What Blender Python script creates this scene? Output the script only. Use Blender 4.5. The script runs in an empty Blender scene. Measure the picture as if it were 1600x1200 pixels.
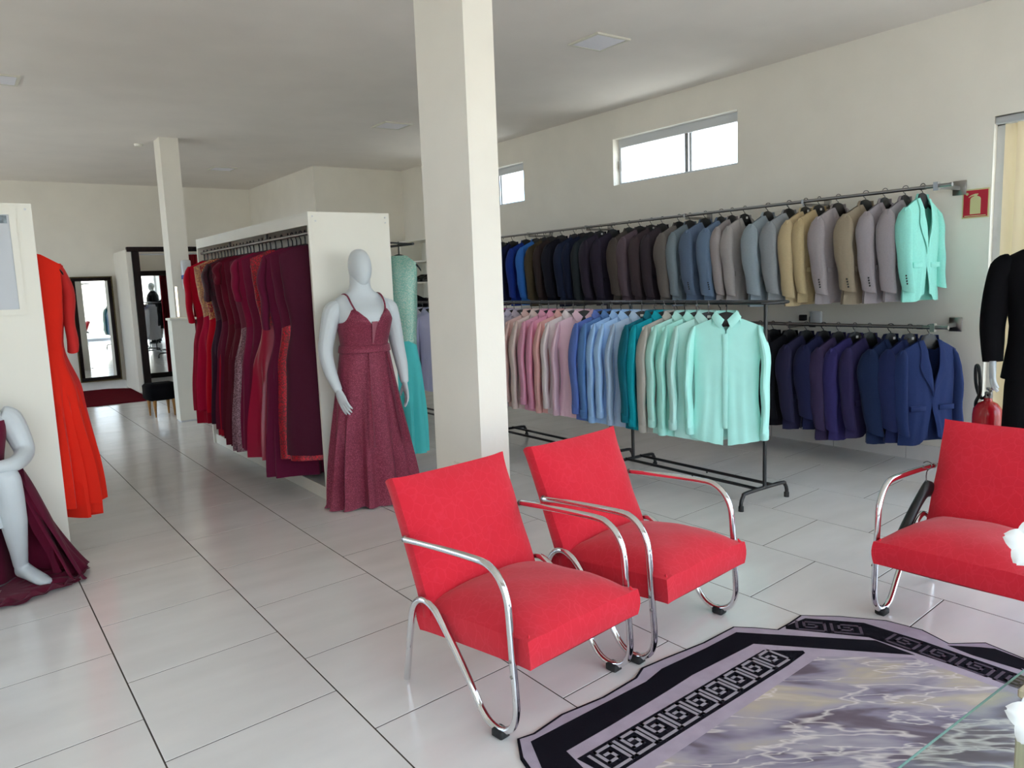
import bpy, math, random
from mathutils import Vector, Matrix

# ------------------------------------------------------------------ camera, sky, sun, exposure
SC = bpy.context.scene
COL = SC.collection
cam_d = bpy.data.cameras.new('camera'); cam = bpy.data.objects.new('camera', cam_d); COL.objects.link(cam)
cam_d.lens = 26.968; cam_d.sensor_width = 36.0; cam_d.sensor_fit = 'HORIZONTAL'
cam_d.clip_start = 0.02; cam_d.clip_end = 400
F = Vector((math.sin(.62758)*math.cos(.13296), math.cos(.62758)*math.cos(.13296), -math.sin(.13296)))
R0 = F.cross(Vector((0, 0, 1))).normalized(); U0 = R0.cross(F)
RO = -0.03717
CR = R0*math.cos(RO)+U0*math.sin(RO); CU = U0*math.cos(RO)-R0*math.sin(RO)
cam.matrix_world = Matrix(((CR.x, CU.x, -F.x, 0), (CR.y, CU.y, -F.y, 0), (CR.z, CU.z, -F.z, 1.46), (0, 0, 0, 1)))
SC.camera = cam

SKY_STRENGTH = 4.2
SUN_STRENGTH = 8.0
w = bpy.data.worlds.new('sky'); SC.world = w; w.use_nodes = True
nt = w.node_tree; nt.nodes.clear()
wo = nt.nodes.new('ShaderNodeOutputWorld'); bg = nt.nodes.new('ShaderNodeBackground')
tc = nt.nodes.new('ShaderNodeTexCoord'); nz = nt.nodes.new('ShaderNodeTexNoise'); rp = nt.nodes.new('ShaderNodeValToRGB')
nz.inputs['Scale'].default_value = 2.6; nz.inputs['Detail'].default_value = 6; nz.inputs['Roughness'].default_value = .55
rp.color_ramp.elements[0].position = .40; rp.color_ramp.elements[0].color = (.42, .66, .95, 1)
rp.color_ramp.elements[1].position = .50; rp.color_ramp.elements[1].color = (.82, .93, 1.08, 1)
nt.links.new(tc.outputs['Generated'], nz.inputs['Vector']); nt.links.new(nz.outputs['Fac'], rp.inputs['Fac'])
nt.links.new(rp.outputs['Color'], bg.inputs['Color']); nt.links.new(bg.outputs[0], wo.inputs['Surface'])
bg.inputs['Strength'].default_value = SKY_STRENGTH

sd = bpy.data.lights.new('sun', 'SUN'); sun = bpy.data.objects.new('sun', sd); COL.objects.link(sun)
sd.energy = SUN_STRENGTH; sd.angle = .009; sd.color = (1, .93, .82)
sun.rotation_euler = Vector((.10, -.62, -.78)).to_track_quat('-Z', 'Y').to_euler()   # shines from behind the shop towards the street
sun.location = (0, 20, 30)

SC.view_settings.view_transform = 'Standard'; SC.view_settings.look = 'None'
SC.view_settings.gamma = 1; SC.view_settings.use_curve_mapping = False
SC.view_settings.exposure = 0.34
SC.cycles.use_denoising = True
SC.cycles.max_bounces = 10; SC.cycles.diffuse_bounces = 6; SC.cycles.glossy_bounces = 5
SC.cycles.transmission_bounces = 6; SC.cycles.transparent_max_bounces = 10
SC.cycles.sample_clamp_indirect = 6; SC.cycles.caustics_reflective = False; SC.cycles.caustics_refractive = False

# ------------------------------------------------------------------ helpers
PI = math.pi
rnd = random.Random(7)


def lin(c):
    def f(x):
        x /= 255.0
        return x/12.92 if x <= .04045 else ((x+.055)/1.055)**2.4
    return (f(c[0]), f(c[1]), f(c[2]), 1)


def mat(name, rgb, rough=.6, metal=0, bump=0, bscale=40, var=0, vscale=8, sheen=0, spec=.5, coat=0, trans=0, stretch=None, btype='noise'):
    """rgb is sRGB 0-255"""
    m = bpy.data.materials.new(name); m.use_nodes = True
    t = m.node_tree; b = t.nodes['Principled BSDF']
    c = lin(rgb)
    b.inputs['Base Color'].default_value = c; b.inputs['Roughness'].default_value = rough; b.inputs['Metallic'].default_value = metal
    b.inputs['Specular IOR Level'].default_value = spec; b.inputs['Coat Weight'].default_value = coat
    b.inputs['Sheen Weight'].default_value = sheen; b.inputs['Sheen Roughness'].default_value = .5
    if var or bump:
        tc = t.nodes.new('ShaderNodeTexCoord'); vec = tc.outputs['Object']
        if stretch:
            mp = t.nodes.new('ShaderNodeMapping'); mp.inputs['Scale'].default_value = stretch
            t.links.new(vec, mp.inputs['Vector']); vec = mp.outputs['Vector']
    if var:
        n = t.nodes.new('ShaderNodeTexNoise'); n.inputs['Scale'].default_value = vscale; n.inputs['Detail'].default_value = 4
        t.links.new(vec, n.inputs['Vector'])
        r = t.nodes.new('ShaderNodeValToRGB')
        r.color_ramp.elements[0].position = .3; r.color_ramp.elements[1].position = .7
        r.color_ramp.elements[0].color = tuple(x*(1-var) for x in c[:3])+(1,)
        r.color_ramp.elements[1].color = tuple(min(1, x*(1+var)) for x in c[:3])+(1,)
        t.links.new(n.outputs['Fac'], r.inputs['Fac']); t.links.new(r.outputs['Color'], b.inputs['Base Color'])
    if bump:
        if btype == 'voronoi':
            n = t.nodes.new('ShaderNodeTexVoronoi'); out = n.outputs['Distance']
        else:
            n = t.nodes.new('ShaderNodeTexNoise'); n.inputs['Detail'].default_value = 3; out = n.outputs['Fac']
        n.inputs['Scale'].default_value = bscale
        t.links.new(vec, n.inputs['Vector'])
        bp = t.nodes.new('ShaderNodeBump'); bp.inputs['Strength'].default_value = bump; bp.inputs['Distance'].default_value = .01
        t.links.new(out, bp.inputs['Height']); t.links.new(bp.outputs['Normal'], b.inputs['Normal'])
    return m


def glass_mat(name, tint=(1, 1, 1)):
    """thin clear pane: mostly lets light straight through, reflects by Fresnel"""
    m = bpy.data.materials.new(name); m.use_nodes = True
    t = m.node_tree; t.nodes.clear()
    o = t.nodes.new('ShaderNodeOutputMaterial'); mx = t.nodes.new('ShaderNodeMixShader'); tr = t.nodes.new('ShaderNodeBsdfTransparent')
    gl = t.nodes.new('ShaderNodeBsdfGlossy'); gl.inputs['Roughness'].default_value = .02
    fr = t.nodes.new('ShaderNodeFresnel'); fr.inputs['IOR'].default_value = 1.45
    tr.inputs['Color'].default_value = tint+(1,)
    ge = t.nodes.new('ShaderNodeNewGeometry'); iv = t.nodes.new('ShaderNodeMath'); iv.operation = 'SUBTRACT'; iv.inputs[0].default_value = 1
    mu = t.nodes.new('ShaderNodeMath'); mu.operation = 'MULTIPLY'      # the far face of the pane adds no reflection of its own
    t.links.new(ge.outputs['Backfacing'], iv.inputs[1]); t.links.new(fr.outputs[0], mu.inputs[0]); t.links.new(iv.outputs[0], mu.inputs[1])
    t.links.new(mu.outputs[0], mx.inputs[0]); t.links.new(tr.outputs[0], mx.inputs[1]); t.links.new(gl.outputs[0], mx.inputs[2])
    t.links.new(mx.outputs[0], o.inputs['Surface'])
    return m


def mesh(name, vf, smooth=True):
    me = bpy.data.meshes.new(name)
    me.from_pydata([tuple(p) for p in vf[0]], [], vf[1]); me.update()
    if smooth:
        me.shade_smooth()
        try:
            me.set_sharp_from_angle(angle=math.radians(50))
        except Exception:
            pass
    me.materials.append(None)
    return me


def inst(name, me, m, parent=None, loc=None, rot=None, scale=None):
    o = bpy.data.objects.new(name, me); COL.objects.link(o)
    if m:
        o.material_slots[0].link = 'OBJECT'; o.material_slots[0].material = m
    if parent: o.parent = parent
    if loc: o.location = loc
    if rot: o.rotation_euler = rot
    if scale: o.scale = scale
    return o


def obj(name, vf, m, parent=None, loc=None, rot=None, smooth=True):
    return inst(name, mesh(name, vf, smooth), m, parent, loc, rot)


def tag(o, label=None, cat=None, group=None, kind=None):
    if label: o['label'] = label
    if cat: o['category'] = cat
    if group: o['group'] = group
    if kind: o['kind'] = kind
    return o


def thing(name, label, cat, loc=(0, 0, 0), rz=0, group=None):
    o = bpy.data.objects.new(name, None); COL.objects.link(o)
    o.location = loc; o.rotation_euler = (0, 0, rz); o.empty_display_size = .05
    return tag(o, label, cat, group)


def join(*vfs):
    V, Fc = [], []
    for v, f in vfs:
        k = len(V); V += list(v); Fc += [tuple(i+k for i in q) for q in f]
    return V, Fc


def xf(vf, M):
    return [tuple(M @ Vector(p)) for p in vf[0]], vf[1]


def box(x0, x1, y0, y1, z0, z1, bev=0):
    if bev <= 0:
        v = [(x, y, z) for z in (z0, z1) for y in (y0, y1) for x in (x0, x1)]
        return v, [(0, 2, 3, 1), (4, 5, 7, 6), (0, 1, 5, 4), (2, 6, 7, 3), (0, 4, 6, 2), (1, 3, 7, 5)]
    b = min(bev, (x1-x0)/2.01, (y1-y0)/2.01, (z1-z0)/2.01)
    v = []
    for z, i in ((z0, b), (z0+b, 0), (z1-b, 0), (z1, b)):
        X0, X1, Y0, Y1 = x0+i, x1-i, y0+i, y1-i
        c = b if i == 0 else b*.6
        for (px, py) in ((X0+c, Y0), (X1-c, Y0), (X1, Y0+c), (X1, Y1-c), (X1-c, Y1), (X0+c, Y1), (X0, Y1-c), (X0, Y0+c)):
            v.append((px, py, z))
    f = [tuple(range(7, -1, -1)), tuple(range(24, 32))]
    for r in range(3):
        for i in range(8):
            j = (i+1) % 8
            f.append((r*8+i, r*8+j, r*8+8+j, r*8+8+i))
    return v, f


def loft(rings, closed=True, cap0=True, cap1=True):
    n = len(rings[0]); v = [p for r in rings for p in r]; f = []
    m = n if closed else n-1
    for r in range(len(rings)-1):
        for i in range(m):
            j = (i+1) % n
            f.append((r*n+i, r*n+j, (r+1)*n+j, (r+1)*n+i))
    if closed and cap0: f.append(tuple(range(n-1, -1, -1)))
    if closed and cap1: f.append(tuple((len(rings)-1)*n+i for i in range(n)))
    return v, f


def smooth_path(pts, k=6, closed=False):
    P = [Vector(p) for p in pts]; out = []; n = len(P)
    rng = range(n) if closed else range(n-1)
    for i in rng:
        a = P[(i-1) % n] if closed or i > 0 else P[0]*2-P[1]
        b = P[i]; c = P[(i+1) % n]
        d = P[(i+2) % n] if closed or i+2 < n else P[-1]*2-P[-2]
        for q in range(k):
            t = q/k
            out.append(.5*((2*b)+(c-a)*t+(2*a-5*b+4*c-d)*t*t+(3*b-a-3*c+d)*t**3))
    if not closed: out.append(P[-1])
    return out


def tube(pts, r, n=8, k=0, caps=True, closed=False, flat=1.0):
    """sweep a circle along a path; r a number or one radius per point"""
    P = smooth_path(pts, k, closed) if k else [Vector(p) for p in pts]
    rr = r if isinstance(r, (list, tuple)) else [r]*len(pts)
    if k:
        R = []
        for i in range(len(pts) if closed else len(pts)-1):
            a, b = rr[i], rr[(i+1) % len(pts)]
            R += [a+(b-a)*q/k for q in range(k)]
        if not closed: R.append(rr[-1])
    else:
        R = list(rr)
    rings = []; N = len(P)
    up = None
    for i, p in enumerate(P):
        if closed: tg = (P[(i+1) % N]-P[i-1]).normalized()
        else: tg = (P[min(i+1, N-1)]-P[max(i-1, 0)]).normalized()
        if up is None:
            up = Vector((0, 0, 1)) if abs(tg.z) < .9 else Vector((1, 0, 0))
        up = (up-tg*up.dot(tg)).normalized(); sd_ = tg.cross(up)
        rings.append([tuple(p+(up*math.cos(2*PI*q/n)*flat+sd_*math.sin(2*PI*q/n))*R[i]) for q in range(n)])
    if closed:
        rings.append(rings[0]); return loft(rings, cap0=False, cap1=False)
    return loft(rings, cap0=caps, cap1=caps)


def lathe(prof, n=20, cap0=True, cap1=True):
    return loft([[(r*math.cos(2*PI*i/n), r*math.sin(2*PI*i/n), z) for i in range(n)] for r, z in prof], cap0=cap0, cap1=cap1)


def prism(poly, z0, z1):
    """poly counter-clockwise in xy"""
    n = len(poly)
    v = [(x, y, z0) for x, y in poly]+[(x, y, z1) for x, y in poly]
    f = [tuple(range(n-1, -1, -1)), tuple(range(n, 2*n))]+[(i, (i+1) % n, n+(i+1) % n, n+i) for i in range(n)]
    return v, f


def lerp(a, b, t): return a+(b-a)*t


def sst(a, b, x):
    t = max(0, min(1, (x-a)/(b-a))); return t*t*(3-2*t)


def interp(tab, x):
    if x <= tab[0][0]: return tab[0][1]
    for (a, p), (b, q) in zip(tab, tab[1:]):
        if x <= b:
            t = (x-a)/(b-a); t = t*t*(3-2*t)
            return p+(q-p)*t
    return tab[-1][1]


# ------------------------------------------------------------------ materials
M_wall = mat('wall_paint', (233, 228, 217), .9, var=.025, vscale=3, bump=.05, bscale=60)
M_ceil = mat('ceiling_paint', (233, 226, 218), .95, var=.03, vscale=2, bump=.05, bscale=25)
M_lam = mat('white_laminate', (232, 229, 218), .45, var=.015, vscale=4)
M_grout = mat('grout', (74, 66, 60), .95, spec=.1)
M_alu = mat('white_aluminium', (206, 208, 210), .35)
M_steel = mat('satin_steel', (150, 148, 145), .3, metal=1)
M_chrome = mat('chrome', (225, 226, 228), .07, metal=1)
M_black = mat('black_steel_paint', (22, 22, 24), .35)
M_plastic = mat('black_plastic', (20, 20, 22), .38)
M_rubber = mat('black_rubber', (24, 25, 26), .7)
M_wire = mat('hook_wire', (120, 120, 122), .3, metal=1)
M_tagw = mat('white_tag', (225, 225, 222), .6)
M_mannequin = mat('mannequin_grey_white', (205, 212, 216), .42, var=.02)
M_glass = glass_mat('window_glass', (.97, .99, .99))
M_mirror = mat('mirror_silver', (235, 238, 238), .015, metal=1)
M_dark_wood = mat('dark_wood', (32, 23, 22), .6, spec=.15, var=.25, vscale=6, stretch=(8, 8, 1))
M_gold_frame = mat('antique_gold_frame', (92, 80, 48), .4, metal=.6, var=.3, vscale=60, bump=.4, bscale=80)


def tile_mat():
    m = mat('floor_tile_glaze', (224, 221, 218), .17, spec=.55)
    t = m.node_tree; b = t.nodes['Principled BSDF']
    g = t.nodes.new('ShaderNodeNewGeometry'); n = t.nodes.new('ShaderNodeTexNoise'); n.inputs['Scale'].default_value = 1.8; n.inputs['Detail'].default_value = 5
    mp = t.nodes.new('ShaderNodeMapping'); mp.inputs['Scale'].default_value = (1, 3, 1)
    t.links.new(g.outputs['Position'], mp.inputs['Vector']); t.links.new(mp.outputs['Vector'], n.inputs['Vector'])
    r = t.nodes.new('ShaderNodeValToRGB'); r.color_ramp.elements[0].position = .3; r.color_ramp.elements[1].position = .7
    r.color_ramp.elements[0].color = lin((219, 216, 213)); r.color_ramp.elements[1].color = lin((230, 227, 224))
    t.links.new(n.outputs['Fac'], r.inputs['Fac']); t.links.new(r.outputs['Color'], b.inputs['Base Color'])
    n2 = t.nodes.new('ShaderNodeTexNoise'); n2.inputs['Scale'].default_value = 6
    t.links.new(g.outputs['Position'], n2.inputs['Vector'])
    bp = t.nodes.new('ShaderNodeBump'); bp.inputs['Strength'].default_value = .035; bp.inputs['Distance'].default_value = .02
    t.links.new(n2.outputs['Fac'], bp.inputs['Height']); t.links.new(bp.outputs['Normal'], b.inputs['Normal'])
    return m


M_tile = tile_mat()


def chair_fabric():
    m = mat('red_embossed_fabric', (205, 37, 53), .85, sheen=.16, spec=.15)
    t = m.node_tree; b = t.nodes['Principled BSDF']
    tc = t.nodes.new('ShaderNodeTexCoord')
    v = t.nodes.new('ShaderNodeTexVoronoi'); v.feature = 'DISTANCE_TO_EDGE'; v.inputs['Scale'].default_value = 30
    n = t.nodes.new('ShaderNodeTexNoise'); n.inputs['Scale'].default_value = 9; n.inputs['Detail'].default_value = 3
    mp = t.nodes.new('ShaderNodeMapping'); mp.inputs['Scale'].default_value = (1, .8, .55); mp.inputs['Rotation'].default_value = (.5, .4, .7)
    mixv = t.nodes.new('ShaderNodeMix'); mixv.data_type = 'VECTOR'; mixv.inputs['Factor'].default_value = .06
    t.links.new(tc.outputs['Object'], mp.inputs['Vector']); t.links.new(tc.outputs['Object'], n.inputs['Vector'])
    t.links.new(mp.outputs['Vector'], mixv.inputs[4]); t.links.new(n.outputs['Color'], mixv.inputs[5])
    t.links.new(mixv.outputs[1], v.inputs['Vector'])
    r = t.nodes.new('ShaderNodeValToRGB'); r.color_ramp.elements[0].position = 0; r.color_ramp.elements[1].position = .07
    r.color_ramp.elements[0].color = lin((209, 43, 60)); r.color_ramp.elements[1].color = lin((204, 36, 52))
    t.links.new(v.outputs['Distance'], r.inputs['Fac']); t.links.new(r.outputs['Color'], b.inputs['Base Color'])
    n3 = t.nodes.new('ShaderNodeTexNoise'); n3.inputs['Scale'].default_value = 130
    t.links.new(tc.outputs['Object'], n3.inputs['Vector'])
    ad = t.nodes.new('ShaderNodeMath'); ad.operation = 'MULTIPLY_ADD'; ad.inputs[1].default_value = .6
    t.links.new(n3.outputs['Fac'], ad.inputs[0]); t.links.new(r.outputs['Alpha'], ad.inputs[2])
    mm = t.nodes.new('ShaderNodeMath'); mm.operation = 'MINIMUM'; mm.inputs[1].default_value = .06
    t.links.new(v.outputs['Distance'], mm.inputs[0])
    sc_ = t.nodes.new('ShaderNodeMath'); sc_.operation = 'MULTIPLY_ADD'; sc_.inputs[1].default_value = -8.0
    t.links.new(mm.outputs[0], sc_.inputs[0]); t.links.new(ad.outputs[0], sc_.inputs[2])
    bp = t.nodes.new('ShaderNodeBump'); bp.inputs['Strength'].default_value = .16; bp.inputs['Distance'].default_value = .003
    t.links.new(sc_.outputs[0], bp.inputs['Height']); t.links.new(bp.outputs['Normal'], b.inputs['Normal'])
    return m


def sparkle(name, rgb, spark, dens=.62, scale=260, rough=.5, sheen=.1, metal=.0):
    """cloth with fine glitter threads or sequins"""
    m = mat(name, rgb, rough, sheen=sheen)
    t = m.node_tree; b = t.nodes['Principled BSDF']
    tc = t.nodes.new('ShaderNodeTexCoord'); n = t.nodes.new('ShaderNodeTexVoronoi'); n.inputs['Scale'].default_value = scale
    t.links.new(tc.outputs['Object'], n.inputs['Vector'])
    s = t.nodes.new('ShaderNodeSeparateColor'); t.links.new(n.outputs['Color'], s.inputs[0])
    r = t.nodes.new('ShaderNodeValToRGB'); r.color_ramp.elements[0].position = dens; r.color_ramp.elements[1].position = min(1, dens+.08)
    r.color_ramp.elements[0].color = lin(rgb); r.color_ramp.elements[1].color = lin(spark)
    t.links.new(s.outputs[0], r.inputs['Fac']); t.links.new(r.outputs['Color'], b.inputs['Base Color'])
    r2 = t.nodes.new('ShaderNodeValToRGB'); r2.color_ramp.elements[0].position = dens; r2.color_ramp.elements[1].position = min(1, dens+.08)
    r2.color_ramp.elements[0].color = (0, 0, 0, 1); r2.color_ramp.elements[1].color = (.75, .75, .75, 1)
    t.links.new(s.outputs[0], r2.inputs['Fac']); t.links.new(r2.outputs['Color'], b.inputs['Metallic'])
    bp = t.nodes.new('ShaderNodeBump'); bp.inputs['Strength'].default_value = .5; bp.inputs['Distance'].default_value = .002
    t.links.new(s.outputs[1], bp.inputs['Height']); t.links.new(bp.outputs['Normal'], b.inputs['Normal'])
    return m


_cloth = {}


def cloth(rgb, kind='suit'):
    key = (rgb, kind)
    if key not in _cloth:
        nm = '%s_cloth_%d' % (kind, len(_cloth))
        if kind == 'suit': _cloth[key] = mat(nm, rgb, .85, var=.04, vscale=90, bump=.15, bscale=240, sheen=.04, spec=.1)
        elif kind == 'shirt': _cloth[key] = mat(nm, rgb, .75, bump=.12, bscale=22, var=.02, vscale=12, spec=.3)
        elif kind == 'satin': _cloth[key] = mat(nm, rgb, .33, bump=.1, bscale=14, sheen=.1, spec=.5)
        else: _cloth[key] = mat(nm, rgb, .8, bump=.12, bscale=60, sheen=.08, spec=.12)
    return _cloth[key]


# ------------------------------------------------------------------ the room shell
XR, XL, YF, YB, H = 5.84, -3.4, 13.65, -1.7, 3.2
BX, BY = 4.42, 10.74            # block in the far right corner
T = .16


def struct(name, vf, m, parent=None, smooth=False):
    o = obj(name, vf, m, parent, smooth=smooth)
    if not parent: o['kind'] = 'structure'
    return o


# floor: grout slab with individual tiles let into it
floor = struct('floor', box(XL, XR+T, YB-.1, YF, -.06, -.0012), M_grout)
TW, TL, SK, GAP = .6008, .6249, .056, .0055
tile_v = [(GAP/2, GAP/2, 0), (TW-GAP/2, GAP/2+SK, 0), (TW-GAP/2, TL-GAP/2+SK, 0), (GAP/2, TL-GAP/2, 0)]
b_ = .0008
tv = [(x, y, -.012) for x, y, _ in tile_v]+[(x, y, -b_) for x, y, _ in tile_v]
tv += [(tile_v[0][0]+b_, tile_v[0][1]+b_, 0), (tile_v[1][0]-b_, tile_v[1][1]+b_, 0), (tile_v[2][0]-b_, tile_v[2][1]-b_, 0), (tile_v[3][0]+b_, tile_v[3][1]-b_, 0)]
tf = [(0, 1, 5, 4), (1, 2, 6, 5), (2, 3, 7, 6), (3, 0, 4, 7), (4, 5, 9, 8), (5, 6, 10, 9), (6, 7, 11, 10), (7, 4, 8, 11), (8, 9, 10, 11)]
tile_me = mesh('tile', (tv, tf), smooth=False)
fx, fy = F.x/math.hypot(F.x, F.y), F.y/math.hypot(F.x, F.y)
tiles = []
for k in range(-7, 10):
    x = .3958+TW*k
    y0 = (3.76-SK/2+.367*k) % TL-TL*4
    for j in range(30):
        y = y0+TL*j
        if x < XL-.3 or x+TW > XR+.62 or y < YB-.3 or y+TL > YF+.45: continue
        cx, cy = x+TW/2, y+TL/2
        dz = fx*cx+fy*cy; dx = fy*cx-fx*cy
        vis = dz > .9 and abs(dx) < dz*.72+.5
        tiles.append((dz if vis else 99+abs(dz), x, y))
tiles.sort()
rest = []
for i, (d, x, y) in enumerate(tiles):
    if i < 200 and d < 90:
        inst('tile', tile_me, M_tile, floor, loc=(x, y, 0))
    else:
        rest.append(xf((tv, tf), Matrix.Translation((x, y, 0))))
o = obj('distant_tiles', join(*rest), M_tile, floor, smooth=False); o['kind'] = 'stuff'

# ceiling
ceiling = struct('ceiling', box(XL-.2, XR+T, YB-.3, YF+.2, H, H+.18), M_ceil)


# right wall with two high windows and the blind-covered opening
def wall_with_holes_x(x0, x1, ya, yb, z0, z1, holes):
    """solid wall in a plane of constant x, pierced by (y0, y1, z0, z1) holes sorted along y"""
    parts = []; y = ya
    for (h0, h1, k0, k1) in holes:
        if h0 > y: parts.append(box(x0, x1, y, h0, z0, z1))
        if k0 > z0: parts.append(box(x0, x1, h0, h1, z0, k0))
        if k1 < z1: parts.append(box(x0, x1, h0, h1, k1, z1))
        y = h1
    parts.append(box(x0, x1, y, yb, z0, z1))
    return join(*parts)


WZ0, WZ1 = 2.425, 2.90
W1, W2 = (4.49, 6.08), (7.65, 9.24)
DY0, DY1, DZ = -1.2, 2.385, 2.445
struct('wall_right', wall_with_holes_x(XR, XR+T, YB-.1, YF, -.05, H, [(DY0, DY1, 0, DZ), (W1[0], W1[1], WZ0, WZ1), (W2[0], W2[1], WZ0, WZ1)]), M_wall)
struct('wall_far', box(XL, BX+.05, YF, YF+.15, -.05, H), M_wall)
struct('wall_block_front', box(BX, XR, BY, BY+.12, -.05, H), M_wall)
struct('wall_block_side', box(BX, BX+.12, BY+.12, YF, -.05, H), M_wall)
ADDED_WIN = [(5.6, 7.6), (8.0, 10.0), (10.6, 12.8)]  # unseen windows, added to bring daylight to the back of the room
struct('wall_left', wall_with_holes_x(XL-.15, XL, YB-.1, YF+.15, -.05, H, [(a, b, .55, 2.7) for a, b in ADDED_WIN]), M_wall)
for n_, (a, b) in enumerate(ADDED_WIN):
    wl = struct('window_%d' % (4+n_), join(box(XL-.1, XL-.05, a, b, .55, .61), box(XL-.1, XL-.05, a, b, 2.64, 2.7), box(XL-.1, XL-.05, a, a+.05, .61, 2.64), box(XL-.1, XL-.05, b-.05, b, .61, 2.64), box(XL-.1, XL-.05, (a+b)/2-.03, (a+b)/2+.03, .61, 2.64)), M_alu)
    obj('pane', box(XL-.08, XL-.074, a+.05, (a+b)/2-.03, .61, 2.64), M_glass, wl, smooth=False)
    obj('pane', box(XL-.08, XL-.074, (a+b)/2+.03, b-.05, .61, 2.64), M_glass, wl, smooth=False)
# street front: a wide glazed front behind the camera, header above
FZ = 2.75
struct('wall_front', join(box(XL, XR+T, YB-.15, YB, FZ, H), box(XL, XL+.5, YB-.15, YB, -.05, FZ)), M_wall)
w3 = struct('window_3', join(*[box(x-.03, x+.03, YB-.11, YB-.04, 0, FZ) for x in (XL+.53, -1.6, -.3, 1.0, 2.3, 3.6, 4.8, XR-.03)]+[box(XL+.5, XR, YB-.11, YB-.04, 0, .08), box(XL+.5, XR, YB-.11, YB-.04, FZ-.07, FZ)]), M_alu)
for a, b2 in zip((XL+.56, -1.57, -.27, 1.03, 2.33, 3.63, 4.83), (-1.63, -.33, .97, 2.27, 3.57, 4.77, XR-.06)):
    obj('pane', box(a, b2, YB-.08, YB-.074, .08, FZ-.07), M_glass, w3, smooth=False)


def high_window(name, y0, y1):
    f = .04
    fr = join(box(XR+.085, XR+.145, y0, y1, WZ1-.085, WZ1-.0), box(XR+.085, XR+.145, y0, y1, WZ0, WZ0+.028),
              box(XR+.085, XR+.145, y0, y0+.03, WZ0+.028, WZ1-.085), box(XR+.085, XR+.145, y1-.03, y1, WZ0+.028, WZ1-.085))
    wn = struct(name, fr, M_alu)
    ym = (y0+y1)/2-.12
    obj('sash_stile', box(XR+.09, XR+.115, ym-.012, ym+.012, WZ0+.028, WZ1-.085), M_steel, wn, smooth=False)
    obj('sash_stile', box(XR+.117, XR+.14, ym-.05, ym-.02, WZ0+.028, WZ1-.085), M_alu, wn, smooth=False)
    obj('pane', box(XR+.10, XR+.104, ym, y1-.03, WZ0+.028, WZ1-.085), M_glass, wn, smooth=False)
    obj('pane', box(XR+.126, XR+.13, y0+.03, ym-.02, WZ0+.028, WZ1-.085), M_glass, wn, smooth=False)
    obj('latch', box(XR+.07, XR+.09, y1-.045, y1-.01, WZ0+.15, WZ0+.26, .006), M_alu, wn)


high_window('window_1', *W1)
high_window('window_2', *W2)

# tiled skirting along the right wall
bb = struct('baseboard_right', box(XR-.006, XR, DY1+.02, BY, 0, .118), M_grout)
sk_me = mesh('skirting_tile', box(-.0, .009, .002, .598, .0, .122, .002), smooth=False)
for i in range(14):
    y = DY1+.52-.6+.6*i
    if y < DY1+.02:
        obj('skirting_tile', box(XR-.012, XR-.003, DY1+.02, y+.598, 0, .122), M_tile, bb, smooth=False); continue
    inst('skirting_tile', sk_me, M_tile, bb, loc=(XR-.012, y, 0))
struct('baseboard_far', box(XL, BX, YF-.012, YF, 0, .12), M_tile)
struct('baseboard_block', box(BX, XR-.012, BY-.012, BY, 0, .12), M_tile)

# the blind-covered door opening in the right wall
d1 = struct('door_1', join(box(XR+.05, XR+.12, DY1-.05, DY1, 0, DZ), box(XR+.05, XR+.12, DY0, DY0+.05, 0, DZ), box(XR+.05, XR+.12, DY0, DY1, DZ-.06, DZ),
                          box(XR+.055, XR+.115, .55, .62, 0, DZ-.06)), M_alu)
obj('door_glass', box(XR+.08, XR+.086, DY0+.05, .55, 0.02, DZ-.06), M_glass, d1, smooth=False)
obj('door_glass', box(XR+.08, XR+.086, .62, DY1-.05, 0.02, DZ-.06), M_glass, d1, smooth=False)
M_blind = mat('beige_blind_fabric', (222, 208, 178), .8, var=.06, vscale=5, stretch=(1, 1, .2))
t_ = M_blind.node_tree; bl_ = t_.nodes['Principled BSDF']
tl_ = t_.nodes.new('ShaderNodeBsdfTranslucent'); tl_.inputs['Color'].default_value = lin((200, 180, 140))
mx_ = t_.nodes.new('ShaderNodeMixShader'); mx_.inputs[0].default_value = .22
t_.links.new(bl_.outputs[0], mx_.inputs[1]); t_.links.new(tl_.outputs[0], mx_.inputs[2]); t_.links.new(mx_.outputs[0], t_.nodes['Material Output'].inputs['Surface'])
bl = thing('vertical_blind', 'beige vertical slat blind covering the glass door opening at the right', 'blind', (XR+.02, 0, 0))
obj('headrail', box(-.02, .03, DY0+.02, DY1-.005, DZ-.055, DZ-.01, .004), M_alu, bl)
sl_v, sl_f = [], []
slat = loft([[(.014*math.cos(PI*i/6-PI/2)-.006, -.046+.092*i/6, z) for i in range(7)] for z in (.04, DZ-.06)], closed=False)
slat_me = mesh('slat', slat)
y = 1.50; i = 0
while y < DY1-.05:
    inst('slat', slat_me, M_blind, bl, loc=(.004 if i % 2 else .014, y, 0), rot=(0, 0, math.radians(18)))
    y += .078; i += 1

# columns
struct('trim_1', box(2.10, 2.272, 3.18, 3.635, 0, H), M_wall)
struct('trim_2', box(2.10, 2.30, 9.42, 9.70, 0, H), M_wall)
# partition of the fitting corner
struct('wall_partition', box(2.20, 2.27, 12.6, YF, 0, 2.13), M_wall)

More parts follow.
